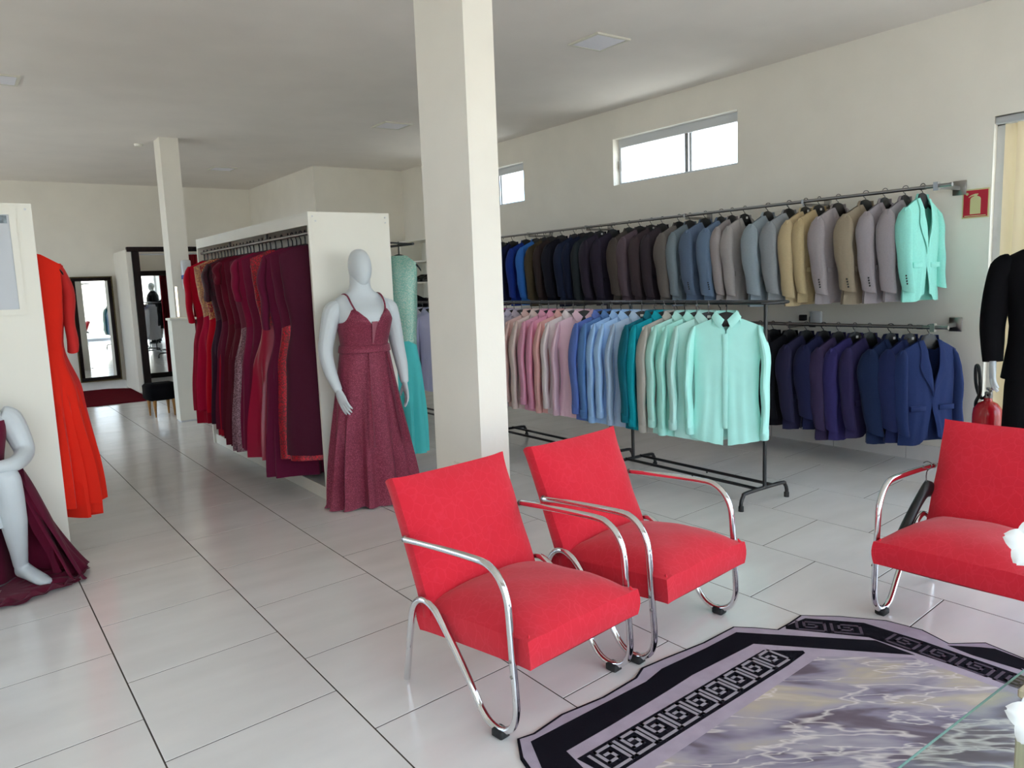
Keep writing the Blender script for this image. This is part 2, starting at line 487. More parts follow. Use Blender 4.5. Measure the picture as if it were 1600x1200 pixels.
# outside: sunlit street, low roof beside the shop, house across the road
M_street = mat('street_paving', (188, 180, 168), .9, var=.06, vscale=1.5)
obj('street', box(-60, 60, -45, YB-.15, -.12, -.05), M_street, smooth=False)['kind'] = 'structure'
obj('outside_ground', box(XR+T, 60, YB-.15, 40, -.12, -.05), M_street, smooth=False)['kind'] = 'structure'
obj('outside_ground', box(-60, XL-.15, YB-.15, 40, -.12, -.05), M_street, smooth=False)['kind'] = 'structure'
M_roofw = mat('white_roof', (235, 230, 220), .9)
obj('roof_neighbour', box(XR+T+.12, XR+7, 3.4, 16, 2.0, 2.18), M_roofw, smooth=False)['kind'] = 'structure'
obj('wall_across_street', box(-30, 30, -19, -18.6, -.1, 3.4), mat('house_render', (228, 222, 210), .9), smooth=False)['kind'] = 'structure'

# ------------------------------------------------------------------ ceiling lights
M_diff = mat('unlit_diffuser', (232, 231, 238), .4)
M_lframe = mat('light_frame', (214, 210, 196), .5)


def ceiling_light(x, y, label):
    t = thing('ceiling_light', label, 'ceiling light', (x, y, H), 0, 'square recessed ceiling lights')
    s = .165
    obj('frame', join(box(-s, s, -s, -s+.022, -.012, 0), box(-s, s, s-.022, s, -.012, 0), box(-s, -s+.022, -s+.022, s-.022, -.012, 0), box(s-.022, s, -s+.022, s-.022, -.012, 0)), M_lframe, t, smooth=False)
    obj('diffuser', box(-s+.022, s-.022, -s+.022, s-.022, -.008, -.001), M_diff, t, smooth=False)


ceiling_light(4.11, 4.405, 'square recessed ceiling light nearest the high window, right of the big column')
ceiling_light(4.13, 7.75, 'square recessed ceiling light just left of the big column')
ceiling_light(.49, 7.48, 'square recessed ceiling light cut by the left edge of the photo')
ceiling_light(3.36, 11.45, 'faint square ceiling light deep in the shop beyond the slim far column')

# small white sensor on the ceiling by the slim column and round detector on the right wall
t = thing('smoke_detector', 'small white sensor on the ceiling beside the slim far column', 'sensor', (1.99, 9.95, H))
obj('body', lathe([(.02, -.03), (.045, -.028), (.05, -.01), (.05, 0)], 16), M_lam, t)
t = thing('wall_hook', 'small white knob on the wall above the blind', 'hook', (XR, 2.14, 2.58))
obj('plate', xf(lathe([(.03, 0), (.03, .008), (.016, .02), (.016, .035), (.022, .045), (.01, .055)], 14), Matrix.Rotation(-PI/2, 4, 'Y')), M_lam, t)

# ------------------------------------------------------------------ garments on hangers
def hanger_meshes(W, hump=.035, wide=.018, wire_r=.0028):
    """hook at origin (rod axis); shoulders at z about -.08"""
    path = [(0, .016*math.sin(a), .016*math.cos(a)) for a in [PI*1.15-PI*1.4*i/8 for i in range(9)]]
    path = [(0, -.019, -.008), (0, -.021, .006), (0, -.012, .02), (0, .004, .023), (0, .018, .014), (0, .021, -.004), (0, .012, -.022), (0, .0, -.034), (0, 0, -.075)]
    hook = tube(path, wire_r, 6, 3)
    rings = []
    n = 14
    for i in range(n+1):
        s = -1+2*i/n; x = W*s; a = abs(s)
        z = -.098-.075*a**1.4-(.02 if a > .97 else 0)
        hy = lerp(wide*.8, wide, a); hz = lerp(.012, .010, a)
        if a < .30: hz += hump*.75; zc = z+.012
        else: zc = z
        rings.append([(x, hy*math.cos(2*PI*q/8), zc+hz*math.sin(2*PI*q/8)) for q in range(8)])
    return loft(rings), hook


def torso_meshes(W, L, D, neck, slope, eprof, round_front=.0, fold=.006, seed=0, hem_drop=0, flare=1.0, waist=1.0):
    """front panels left/right and back of a hanging jacket or shirt; z measured from neck point (0)"""
    r = random.Random(seed); ph = [r.uniform(0, 6.28) for _ in range(6)]
    NT = 20
    def A(t): return interp([(0, W), (.12, W*1.0), (.35, W*.95*waist), (.6, W*.93*waist), (1, W*1.02*flare)], t)
    def Dd(t): return D*interp([(0, .16), (.1, .7), (.28, 1), (.6, .85), (1, 1.05)], t)
    def zt(x): return -slope*max(0, (abs(x)-neck)/(W-neck))**1.15
    def fr(side):
        rows = []
        NS = 9
        for i in range(NT+1):
            t = i/NT; row = []
            e = interp(eprof, t)
            for j in range(NS+1):
                s = j/NS
                x = lerp(e, A(t), s)
                xt = lerp(neck, W, s)
                zb = -L-hem_drop*(1-s)+(round_front*(1-sst(0, .45, s)) if round_front else 0)
                z = lerp(zt(xt), zb, t)
                y = -Dd(t)*max(0, 1-abs(x/A(t))**3)**.6
                y += fold*sst(.15, .8, t)*math.sin(9*s*1.9+ph[0]+side*1.3)+.5*fold*math.sin(7*t+4*s+ph[1])*sst(0, .3, t)
                row.append((side*x, y, z))
            rows.append(row if side > 0 else row[::-1])
        return loft(rows, closed=False)
    rows = []
    for i in range(NT+1):
        t = i/NT; row = []
        for j in range(13):
            s = 1-2*j/12
            x = A(t)*s
            xt = W*s
            top = zt(xt) if abs(xt) > neck else .012
            z = lerp(top, -L, t)
            y = Dd(t)*(1-abs(s)**3)**.6 if abs(s) < 1 else 0
            y += fold*sst(.15, .8, t)*math.sin(8*s+ph[2])*(1-abs(s)**4)
            row.append((x, y, z))
        rows.append(row)
    return fr(1), fr(-1), loft(rows, closed=False)


def sleeve_mesh(side, W, slope, Ls, rx, ry, swing=.06, out=.03, seed=0, wrinkle=.004, cuff=True):
    r = random.Random(seed); ph = r.uniform(0, 6); ph2 = r.uniform(0, 6)
    N = 14; n = 14; rings = []
    for i in range(N+1):
        t = i/N
        z = lerp(-slope+.012, -Ls, t)
        cx = W-.028+out*math.sin(min(1, t*2.2)*PI/2)-.012*t
        cy = .012-swing*t*t
        k = interp([(0, .25), (.08, .75), (.2, 1), (.5, .93), (.8, .82), (1, .78)], t)
        kx = interp([(0, .35), (.1, .8), (.25, 1), (1, .85)], t)
        ring = []
        for q in range(n):
            a = 2*PI*q/n
            wv = 1+wrinkle*18*math.sin(2*a+5*t*3+ph)*sst(.1, .5, t)*.6
            ring.append((side*(cx+rx*kx*math.cos(a)*wv+wrinkle*math.sin(11*t+ph2)), cy+ry*k*math.sin(a)*wv, z+.012*math.sin(a)*t))
        rings.append(ring if side > 0 else ring[::-1])
    return loft(rings, cap0=True, cap1=False)


# ---- suit jackets
JW, JL, JN, JS = .225, .70, .062, .075
def jacket_variant(seed, D=.062, ry=.074, swing=.05):
    r = random.Random(seed)
    ep = [(0, JN), (.10, .052), (.52, .004), (.62, .0), (1, .035+r.uniform(0, .03))]
    fl, fr_, bk = torso_meshes(JW, JL, D, JN, JS, ep, round_front=.05, fold=.005, seed=seed)
    v = {}
    v['front_panel'] = [mesh('front_panel', fl), mesh('front_panel', fr_)]
    v['back_panel'] = mesh('back_panel', bk)
    v['sleeve'] = [mesh('sleeve', sleeve_mesh(s, JW, JS, .615+r.uniform(-.015, .015), .036, ry, swing+r.uniform(-.015, .02), .034, seed*3+s)) for s in (-1, 1)]
    # lapels: a strip folded back along the opening, and the collar round the neck
    lap = []
    for s in (-1, 1):
        rows = []
        for i in range(11):
            t = i/10*.54
            e = interp(ep, t); z = lerp(0, -JL, t)
            wd = interp([(0, .035), (.12, .05), (.24, .078), (.30, .07), (.54, .004)], t)
            row = []
            for j in range(4):
                x = e-.004+wd*j/3
                y = -D*interp([(0, .16), (.1, .7), (.28, 1), (.6, .85)], t)*(1-min(1, abs(x/JW))**3)**.6-.009-.004*math.sin(PI*j/3)
                row.append((s*x, y, z-.06*max(0, (x-JN)/(JW-JN))))
            rows.append(row if s > 0 else row[::-1])
        lap.append(mesh('lapel', loft(rows, closed=False)))
    v['lapel'] = lap
    rows = []
    for i in range(13):
        a = PI*i/12
        x = math.cos(a)*.066; y = math.sin(a)*.045-.012
        rows.append([(x*1.02, y*1.0, .028), (x*1.1, y*1.12+.004, .012), (x*1.25, y*1.3+.008, -.022)])
    v['collar'] = mesh('collar', loft(rows, closed=False))
    v['pocket'] = [mesh('pocket', xf(box(s*.115-.06, s*.115+.06, -D*.88-.006, -D*.7, -.47, -.435, .002), Matrix.Identity(4))) for s in (-1, 1)]
    v['hang'] = hanger_me_suit
    return v


_h, _k = hanger_meshes(.185, .05, .010)
hanger_me_suit = (mesh('hanger', _h), mesh('hook', _k))
_h, _k = hanger_meshes(.18, .045, .009)
hanger_me_shirt = (mesh('hanger', _h), mesh('hook', _k))
_h, _k = hanger_meshes(.16, .012, .007, .0048)
hanger_me_dress = (mesh('hanger', _h), mesh('hook', _k))
tag_me = mesh('size_tag', box(-.011, .011, -.027, -.022, -.082, -.064, .002))
button_me = mesh('button', xf(lathe([(.0065, 0), (.0065, .003), (.003, .004)], 8), Matrix.Rotation(-PI/2, 4, 'Y')))
JACK = [jacket_variant(s) for s in range(1, 6)]
ZN = -.075    # neck below the rod


def jacket(x, y, z, rz, rgb, label, group, vi=0, ky=1.0, kz=1.0, buttons=False, tagged=False, wire=False, name='suit_jacket', cat='jacket'):
    t = thing(name, label, cat, (x, y, z), rz, group)
    t.scale = (1, ky, kz)
    m = cloth(rgb); v = JACK[vi % len(JACK)]
    for me in v['front_panel']: inst('front_panel', me, m, t, (0, 0, ZN))
    inst('back_panel', v['back_panel'], m, t, (0, 0, ZN))
    sl = [inst('sleeve', me, m, t, (0, 0, ZN)) for me in v['sleeve']]
    for me in v['lapel']: inst('lapel', me, m, t, (0, 0, ZN))
    inst('collar', v['collar'], m, t, (0, 0, ZN))
    for me in v['pocket']: inst('pocket', me, m, t, (0, 0, ZN))
    h = inst('hanger', v['hang'][0], M_plastic, t)
    inst('hook', v['hang'][1], M_wire if wire else M_plastic, h)
    if tagged: inst('size_tag', tag_me, M_tagw, h)
    if buttons:
        for i in range(4):
            inst('button', button_me, M_plastic, sl[0], (-(JW+.034), -.052-.004*i, -.52-.018*i))
    return t


UP = [  # y, colour, words
    (2.682, (152, 226, 212), 'mint green suit jacket at the end of the upper wall rod'),
    (2.801, (156, 148, 152), 'mauve grey suit jacket right behind the mint one on the upper rod'),
    (2.947, (160, 152, 156), 'mauve grey suit jacket, second behind the mint one on the upper rod'),
    (3.09, (158, 144, 124), 'taupe beige suit jacket between two mauve grey jackets on the upper rod'),
    (3.306, (162, 153, 155), 'mauve grey suit jacket between the taupe and the sand jackets, upper rod'),
    (3.464, (186, 166, 128), 'sand beige suit jacket next to the mauve grey one on the upper rod'),
    (3.58, (196, 176, 140), 'sand beige suit jacket beside the light grey ones on the upper rod'),
    (3.728, (150, 154, 158), 'light grey suit jacket next to the sand beige pair on the upper rod'),
    (3.924, (152, 164, 172), 'pale blue grey suit jacket with wide open gap, above the rack end'),
    (4.15, (166, 160, 158), 'warm light grey suit jacket with open neck beside the pale blue grey one'),
    (4.281, (160, 152, 152), 'warm light grey suit jacket next to the steel blue one, upper rod'),
    (4.396, (110, 130, 156), 'lighter steel blue suit jacket beside the warm grey pair, upper rod'),
    (4.571, (98, 114, 138), 'slate blue suit jacket behind the lighter steel blue one, upper rod'),
    (4.746, (126, 138, 146), 'blue grey suit jacket beside the slate blue one, upper rod'),
    (4.875, (112, 106, 102), 'shiny taupe grey suit jacket where the dark jackets begin, upper rod'),
    (5.079, (62, 54, 60), 'dark charcoal suit jacket beside the shiny taupe one, upper rod'),
    (5.218, (72, 62, 66), 'charcoal suit jacket, second dark one beside the shiny taupe one'),
    (5.369, (98, 84, 92), 'dusty mauve dark suit jacket among the charcoal ones, upper rod'),
    (5.517, (84, 76, 72), 'brown grey suit jacket beside the dusty mauve one, upper rod'),
    (5.744, (50, 44, 58), 'dark plum grey suit jacket beside the brown grey one, upper rod'),
    (5.933, (54, 48, 60), 'dark plum grey suit jacket beside the greenish charcoal one, upper rod'),
    (6.079, (46, 52, 56), 'greenish charcoal suit jacket beside the navy ones, upper rod'),
    (6.2, (30, 36, 56), 'dark navy suit jacket beside the greenish charcoal one, upper rod'),
    (6.334, (34, 42, 64), 'navy suit jacket, second beside the greenish charcoal one, upper rod'),
    (6.547, (28, 28, 38), 'near black navy suit jacket beside the dark brown one, upper rod'),
    (6.724, (58, 48, 48), 'dark brown suit jacket beside the olive brown one, upper rod'),
    (6.849, (80, 70, 54), 'olive brown suit jacket next to the bright blue one, upper rod'),
    (7.001, (54, 110, 190), 'bright sky blue suit jacket near the big column, upper rod'),
    (7.194, (30, 54, 134), 'royal blue suit jacket next to the bright sky blue one, upper rod'),
    (7.457, (30, 32, 66), 'dark navy suit jacket next to the royal blue one by the column'),
    (7.667, (20, 20, 24), 'black suit jacket at the edge of the big column, upper rod'),
]
XROD = 5.5
for i, (y, c, l) in enumerate(UP):
    nxt = UP[i+1][0] if i+1 < len(UP) else y+.15
    sp = nxt-y
    jacket(XROD, y, 2.0-.007*max(0, y-2.5)*.7, math.radians(-3+rnd.uniform(-6, 6)+(4 if i == 0 else 0)), c, l, 'suit jackets on the upper wall rod', i,
           max(.62, min(1.15, sp/.15)), 1.02+rnd.uniform(-.02, .03), buttons=i in (0, 2, 3, 4, 11, 12), tagged=i in (5, 6, 9, 16, 20), wire=i in (1, 2, 3, 4))

LOWER = [
    (2.606, (42, 56, 100), 'navy blue suit jacket with open front at the end of the lower rod'),
    (2.739, (38, 46, 86), 'navy suit jacket right behind the open front one on the lower rod'),
    (2.877, (34, 46, 78), 'dark navy suit jacket, third from the end of the lower rod'),
    (3.036, (52, 46, 82), 'dark purple suit jacket beside the dark navy one on the lower rod'),
    (3.151, (58, 52, 104), 'brighter purple blue suit jacket on the lower rod'),
    (3.285, (62, 52, 82), 'plum suit jacket beside the brighter purple blue one, lower rod'),
    (3.409, (38, 40, 72), 'narrow navy suit jacket beside the plum one, lower rod'),
    (3.559, (46, 44, 70), 'dark indigo suit jacket on the lower rod near the black ones'),
    (3.709, (22, 21, 26), 'black suit jacket beside the indigo one on the lower rod'),
    (3.866, (46, 42, 48), 'long charcoal coat just right of the rack post, lower rod'),
    (3.99, (20, 20, 24), 'black suit jacket seen behind the rack post, lower rod'),
    (4.14, (46, 32, 36), 'dark brown suit jacket seen behind the mint shirt, lower rod'),
    (4.30, (24, 22, 28), 'black suit jacket behind the middle of the shirt rack, lower rod'),
]
for i, (y, c, l) in enumerate(LOWER):
    nxt = LOWER[i+1][0] if i+1 < len(LOWER) else y+.15
    jacket(XROD, y, 1.03, math.radians((-26 if i == 0 else -12)+rnd.uniform(-6, 6)), c, l, 'suit jackets on the lower wall rod', i+2,
           max(.7, min(1.25, (nxt-y)/.13)), 1.03+rnd.uniform(-.02, .05)+(.04 if i in (4, 5, 9) else 0), tagged=i in (1, 2, 4), wire=i in (0, 3, 4, 5, 7, 8))


# wall rods with brackets
def wall_rod(label, z, y0, y1, bracket_ys):
    t = thing('clothes_rod', label, 'clothes rod', (XROD, y0, z), 0, 'steel wall rods')
    obj('rod', tube([(0, 0, 0), (0, y1-y0, -.0)], .0125, 12), M_steel, t)
    for i, by in enumerate(bracket_ys):
        y = by-y0
        b = obj('bracket', join(box(.0, XR-XROD-.008, y-.006, y+.006, -.035, -.013), box(-.016, .016, y-.01, y+.01, -.018, .016)), M_steel, t, smooth=False)
        obj('mounting_plate', box(XR-XROD-.01, XR-XROD, y-.03, y+.03, -.05, .04, .003), M_steel, b)
    e = obj('end_bracket', join(box(-.018, .018, .075, .105, -.03, .026), box(.018, XR-XROD-.01, .082, .098, -.016, .012)), M_steel, t, smooth=False)
    obj('mounting_plate', box(XR-XROD-.012, XR-XROD, .045, .135, -.05, .05, .003), M_steel, e)
    obj('end_cap', xf(lathe([(.014, -.004), (.014, .012)], 12), Matrix.Rotation(PI/2, 4, 'X')), M_steel, t)
    for y in (.18, (y1-y0)*.55):
        obj('joint_sleeve', xf(lathe([(.0155, -.02), (.0155, .02)], 12), Matrix.Translation((0, y, 0)) @ Matrix.Rotation(PI/2, 4, 'X')), M_steel, t)


wall_rod('long steel clothes rod carrying the upper row of suit jackets', 1.995, 2.50, 8.4, (3.60, 4.80, 6.15, 7.15, 8.2))
wall_rod('lower steel clothes rod carrying the navy and purple jackets', 1.035, 2.49, 6.4, (3.72, 4.9, 6.1))

# socket box on the wall between the two rods
t = thing('socket_box', 'small grey white socket box on the wall under the sand beige jackets', 'socket', (XR, 3.68, 1.07))
obj('cover', box(-.03, 0, -.05, .05, -.045, .05, .005), M_alu, t)
obj('black_adapter', box(-.035, 0, .09, .15, -.03, .02, .004), M_plastic, t)

# ---- dress shirts
SW, SL, SN, SS = .225, .775, .060, .065
def shirt_variant(seed, D=.05):
    r = random.Random(seed+50)
    op = r.uniform(.0, .008)
    ep = [(0, SN), (.05, .03), (.09, .004), (.25, op), (.6, op+.006), (1, op+.012)]
    fl, fr_, bk = torso_meshes(SW, SL, D, SN, SS, ep, round_front=-.0, fold=.007, seed=seed+50, hem_drop=.035, flare=.97, waist=.93)
    v = {'front_panel': [mesh('front_panel', fl), mesh('front_panel', fr_)], 'back_panel': mesh('back_panel', bk)}
    v['sleeve'] = []; v['cuff'] = []
    for s in (-1, 1):
        sv = sleeve_mesh(s, SW, SS, .69+r.uniform(-.03, .03), .030, .10, .03+r.uniform(-.03, .04), .046, seed*5+s, .004)
        v['sleeve'].append(mesh('sleeve', sv))
        last = sv[0][-14:]
        cx = sum(p[0] for p in last)/14; cy = sum(p[1] for p in last)/14; cz = sum(p[2] for p in last)/14
        rg = [[(cx+.028*math.cos(2*PI*q/14)*k, cy+.05*math.sin(2*PI*q/14)*k, cz+dz) for q in range(14)] for dz, k in ((.004, .95), (0, 1.06), (-.06, 1.02), (-.062, .96))]
        v['cuff'].append(mesh('cuff', loft(rg, cap0=False, cap1=False)))
    # stand collar with two pointed leaves
    rows = []
    for i in range(17):
        a = -.12+(PI+.24)*i/16
        x = math.cos(a)*.066; y = math.sin(a)*.044-.006
        drop = .022+.05*sst(.0, -.4, math.sin(a))+(.02 if i in (0, 16) else 0)
        rows.append([(x*.98, y*.98, .042), (x*1.09, y*1.10, .040), (x*1.36, y*1.42-.006, .008-drop)])
    v['collar'] = mesh('collar', loft(rows, closed=False))
    v['collar_leaf'] = []
    for s in (-1, 1):
        top = [(.008, -D*.55-.006, -.014), (.040, -.036, .018), (.066, -.008, .041)]
        bot = [(.034, -D-.012, -.066), (.068, -.046, -.034), (.092, -.012, .002)]
        rows = [[(s*lerp(a_[0], b_[0], k/3), lerp(a_[1], b_[1], k/3)-.008*math.sin(PI*k/3), lerp(a_[2], b_[2], k/3)) for k in range(4)] for a_, b_ in zip(top, bot)]
        v['collar_leaf'].append(mesh('collar_leaf', loft(rows if s < 0 else rows[::-1], closed=False)))
    v['neck_band'] = mesh('neck_band', loft([[(math.cos(-.3+(PI+.6)*i/12)*.064, math.sin(-.3+(PI+.6)*i/12)*.042-.004, z) for i in range(13)] for z in (.042, -.02)], closed=False))
    v['placket'] = mesh('placket', box(-op-.014, -op+.016, -D-.008, -D-.003, -.70, -.10, .001))
    return v


SHIRT = [shirt_variant(s) for s in range(1, 6)]


def shirt(x, y, z, rz, rgb, label, group, vi, ky=1.0, inner=None):
    t = thing('dress_shirt', label, 'shirt', (x, y, z), rz, group); t.scale = (1, ky, 1)
    m = cloth(rgb, 'shirt'); v = SHIRT[vi % len(SHIRT)]
    for me in v['front_panel']: inst('front_panel', me, m, t, (0, 0, ZN))
    inst('back_panel', v['back_panel'], m, t, (0, 0, ZN))
    for s, c in zip(v['sleeve'], v['cuff']):
        so = inst('sleeve', s, m, t, (0, 0, ZN)); inst('cuff', c, m, so)
    inst('collar', v['collar'], m, t, (0, 0, ZN)); inst('neck_band', v['neck_band'], m, t, (0, 0, ZN))
    for me in v['collar_leaf']: inst('collar_leaf', me, m, t, (0, 0, ZN))
    inst('placket', v['placket'], m, t, (0, 0, ZN))
    h = inst('hanger', hanger_me_shirt[0], M_plastic, t); inst('hook', hanger_me_shirt[1], M_wire if vi % 3 else M_plastic, h)
    if vi % 2: inst('size_tag', tag_me, M_tagw, h)
    return t


MINT = (176, 236, 226)
SHIRTS = [
    (3.157, MINT, 'mint green shirt facing out at the front end of the shirt rack', -58),
    (3.30, (180, 224, 216), 'pale mint shirt right behind the front mint shirt', -40),
    (3.40, (172, 234, 222), 'mint green shirt with broad sleeve, third from the rack end', -38),
    (3.50, (180, 232, 222), 'mint green shirt next to the stone grey one on the rack', -36),
    (3.59, (180, 176, 168), 'stone grey shirt squeezed between mint and turquoise shirts', -34),
    (3.69, (0, 160, 176), 'bright turquoise shirt beside the dark teal one', -34),
    (3.77, (0, 104, 122), 'dark teal shirt beside the bright turquoise one', -33),
    (3.90, (174, 196, 222), 'pale grey blue shirt with wide open collar, middle of the rack', -44),
    (4.02, (164, 200, 240), 'light sky blue shirt beside the pale grey blue one', -34),
    (4.11, (156, 194, 238), 'light sky blue shirt, second from the pale grey blue one', -32),
    (4.21, (90, 130, 186), 'medium blue shirt beside the periwinkle one', -30),
    (4.31, (92, 118, 190), 'periwinkle blue shirt next to the pale pink ones', -30),
    (4.52, (232, 196, 210), 'pale pink shirt with a black neck label beside the periwinkle one', -42),
    (4.65, (226, 212, 214), 'whitish pink shirt behind the pale pink one with the label', -34),
    (4.75, (232, 176, 172), 'peach pink shirt beside the whitish pink one', -32),
    (4.85, (230, 156, 184), 'rose pink shirt beside the peach pink one', -30),
    (4.96, (230, 164, 188), 'rose pink shirt beside the cream one', -30),
    (5.08, (228, 206, 200), 'cream pink shirt beside the second rose one', -30),
    (5.19, (228, 190, 184), 'pale peach shirt beside the lilac grey one', -30),
    (5.33, (186, 174, 188), 'lilac grey shirt beside the pale peach one', -30),
    (5.44, (200, 192, 214), 'pale lilac shirt close to the big column', -28),
    (5.55, (196, 96, 152), 'magenta pink shirt right at the edge of the big column', -26),
    (5.64, (196, 180, 206), 'pale lilac shirt half hidden by the big column, last of the rack', -24),
]
XRK = 3.93
for i, (y, c, l, a) in enumerate(SHIRTS):
    nxt = SHIRTS[i+1][0] if i+1 < len(SHIRTS) else y+.1
    shirt(XRK, y*.9825, 1.262, math.radians(a+(rnd.uniform(-4, 4) if i else 0)), c, l, 'shirts on the black rack', i, .95 if i in (0, 7, 12) else .8)
LAV = [
    (6.62, (186, 186, 216), 'lavender shirt just left of the big column, nearest on the back rack'),
    (6.78, (176, 180, 208), 'blue lavender shirt, second on the back rack left of the column'),
    (6.93, (198, 198, 212), 'pale grey lavender shirt, third on the back rack left of the column'),
    (7.06, (210, 210, 216), 'whitish shirt near the turquoise gown, last on the back rack'),
]
for i, (y, c, l) in enumerate(LAV):
    shirt(XRK, y, 1.262, math.radians(-38), c, l, 'shirts on the back rack', i, .85)


# ---- freestanding black racks
def rack(label, y0, y1, loc_x=4.05, top_z=1.275):
    t = thing('clothes_rack', label, 'clothes rack', (loc_x, y0, 0), 0, 'black garment racks')  # double top rail on single posts
    L = y1-y0
    r = .0125
    for y in (0, L):
        obj('post', tube([(0, y, .10), (0, y, top_z-.0)], r, 10), M_black, t)
        f = obj('foot', tube([(-.235, y, .012), (-.235, y, .05), (-.215, y, .088), (-.17, y, .105), (.17, y, .105), (.215, y, .088), (.235, y, .05), (.235, y, .012)], r, 10, 4), M_black, t)
        for s in (-1, 1): obj('foot_cap', xf(lathe([(.017, 0), (.017, .03), (.0135, .034)], 10), Matrix.Translation((s*.235, y, 0))), M_rubber, f)
    for s in (-1, 1):
        rl = obj('base_rail', tube([(s*.075, 0, .112), (s*.075, L, .112)], .011, 10), M_black, t)
        obj('rail_stud', lathe([(.006, 0), (.006, .02)], 8), M_black, rl, (s*.075, L*.45, .092))
    h = .12
    loop = [(-h, -.06, top_z), (-h, L+.06, top_z), (-h*.7, L+.10, top_z), (0, L+.115, top_z), (h*.7, L+.10, top_z), (h, L+.06, top_z), (h, -.06, top_z), (h*.7, -.10, top_z), (0, -.115, top_z), (-h*.7, -.10, top_z)]
    obj('top_rail', tube(loop, .0095, 8, 0, closed=True), M_black, t)
    for y in (0, L): obj('crossbar', tube([(-h, y, top_z), (h, y, top_z)], .009, 8), M_black, t)
    return t


rack('black steel rack holding mint and blue shirts, nearest rack', 2.90, 4.06)
rack('black steel rack holding pink shirts beside the big column', 4.30, 5.70)
rack('black steel rack with lavender shirts seen left of the big column', 6.45, 7.75)

# empty dark hangers on the far rail of the nearest rack
for i, y in enumerate((3.34, 3.52, 3.72, 3.94, 4.42, 4.70, 4.98, 5.26)):
    wd = ['nearest the rack post', 'second from the rack post', 'third from the rack post', 'fourth from the rack post', 'above the periwinkle shirt', 'above the whitish pink shirt', 'above the cream pink shirt', 'above the lilac grey shirt'][i]
    t = thing('coat_hanger', 'empty black hanger on the back rail of the shirt rack, '+wd, 'hanger', (4.17, y, 1.262), math.radians(-12+rnd.uniform(-8, 8)), 'empty hangers on the shirt racks')
    h = inst('bar', hanger_me_shirt[0], M_plastic, t); inst('hook', hanger_me_shirt[1], M_wire if i % 2 else M_plastic, t)

# ---- evening dresses
def dress_parts(L, W=.19, seed=0, flare=.24, depth=.12, waist=.34, pl_n=9, pl_a=.02, neck=.055, slope=.06, strap=False, hem_wave=.0):
    r = random.Random(seed+200); ph = [r.uniform(0, 6.28) for _ in range(5)]
    n = 56
    def ring(t):
        A = interp([(0, W), (.08, W*.98), (.18, W*.92), (waist, W*.76), (.55, lerp(W*.85, flare, .55)), (1, flare)], t)
        B = interp([(0, .012), (.07, .045), (.2, .062), (waist, .052), (.55, depth*.72), (1, depth)], t)
        am = 1.6*pl_a*sst(waist, .85, t)
        out = []
        for q in range(n):
            a = 2*PI*q/n
            c, s = math.cos(a), math.sin(a)
            cx = math.copysign(abs(c)**.8, c)  # flattened oval
            k = 1+am/.12*(math.sin(pl_n*a+ph[0]+.6*math.sin(3*t+ph[1]))*.6+math.sin((pl_n*2-3)*a+ph[2])*.3)
            x, y = A*cx*k, B*s*k
            zt = -slope*max(0, (abs(A*cx)-neck)/(W-neck)) if t < .3 else -slope*max(0, (abs(W*cx)-neck)/(W-neck))
            zb = -L+hem_wave*math.sin(2*a+ph[3])+hem_wave*.5*math.sin(5*a+ph[4])
            if strap: zt -= .10*(1-sst(.0, .06, t*1.0))*0
            out.append((x, y, lerp(zt, zb, t)))
        return out
    NT = 40; kw = int(round(NT*waist))
    rings = [ring(i/NT) for i in range(NT+1)]
    bod = loft(rings[:kw+1], cap0=False, cap1=False)
    ski = loft(rings[kw:], cap0=False, cap1=False)
    beltring = [[(p[0]*1.03, p[1]*1.06, p[2]+dz) for p in rings[kw]] for dz in (.02, 0, -.02)]
    return bod, ski, loft(beltring, cap0=False, cap1=False)


def dress(x, y, z, rz, label, group, bod_m, ski_m, hem_z, seed, sleeve=None, sleeve_m=None, belt_m=None, W=.19, under=None, parent_scale=1, **kw):
    t = thing('evening_dress', label, 'dress', (x, y, z), rz, group)
    zn = -.078
    b, s, bl = dress_parts(z+zn-hem_z, W=W, seed=seed, **kw)
    obj('bodice', b, bod_m, t, (0, 0, zn)); sk = obj('skirt', s, ski_m, t, (0, 0, zn))
    if belt_m: obj('belt', bl, belt_m, t, (0, 0, zn))
    if under:
        b2, s2, _ = dress_parts(z+zn-under[1], W=W*.95, seed=seed+1, **dict(kw, flare=kw.get('flare', .24)*.93, depth=kw.get('depth', .12)*.85))
        obj('underskirt', s2, under[0], t, (0, 0, zn))
    if sleeve:
        for sd_ in (-1, 1):
            obj('sleeve', sleeve_mesh(sd_, W+.01, .06, {'long': .56, 'short': .22, 'elbow': .36}[sleeve], .034, .055, .02, .03, seed+sd_, .006), sleeve_m or bod_m, t, (0, 0, zn))
    h = inst('hanger', hanger_me_dress[0], M_plastic, t); inst('hook', hanger_me_dress[1], M_plastic, h)
    return t


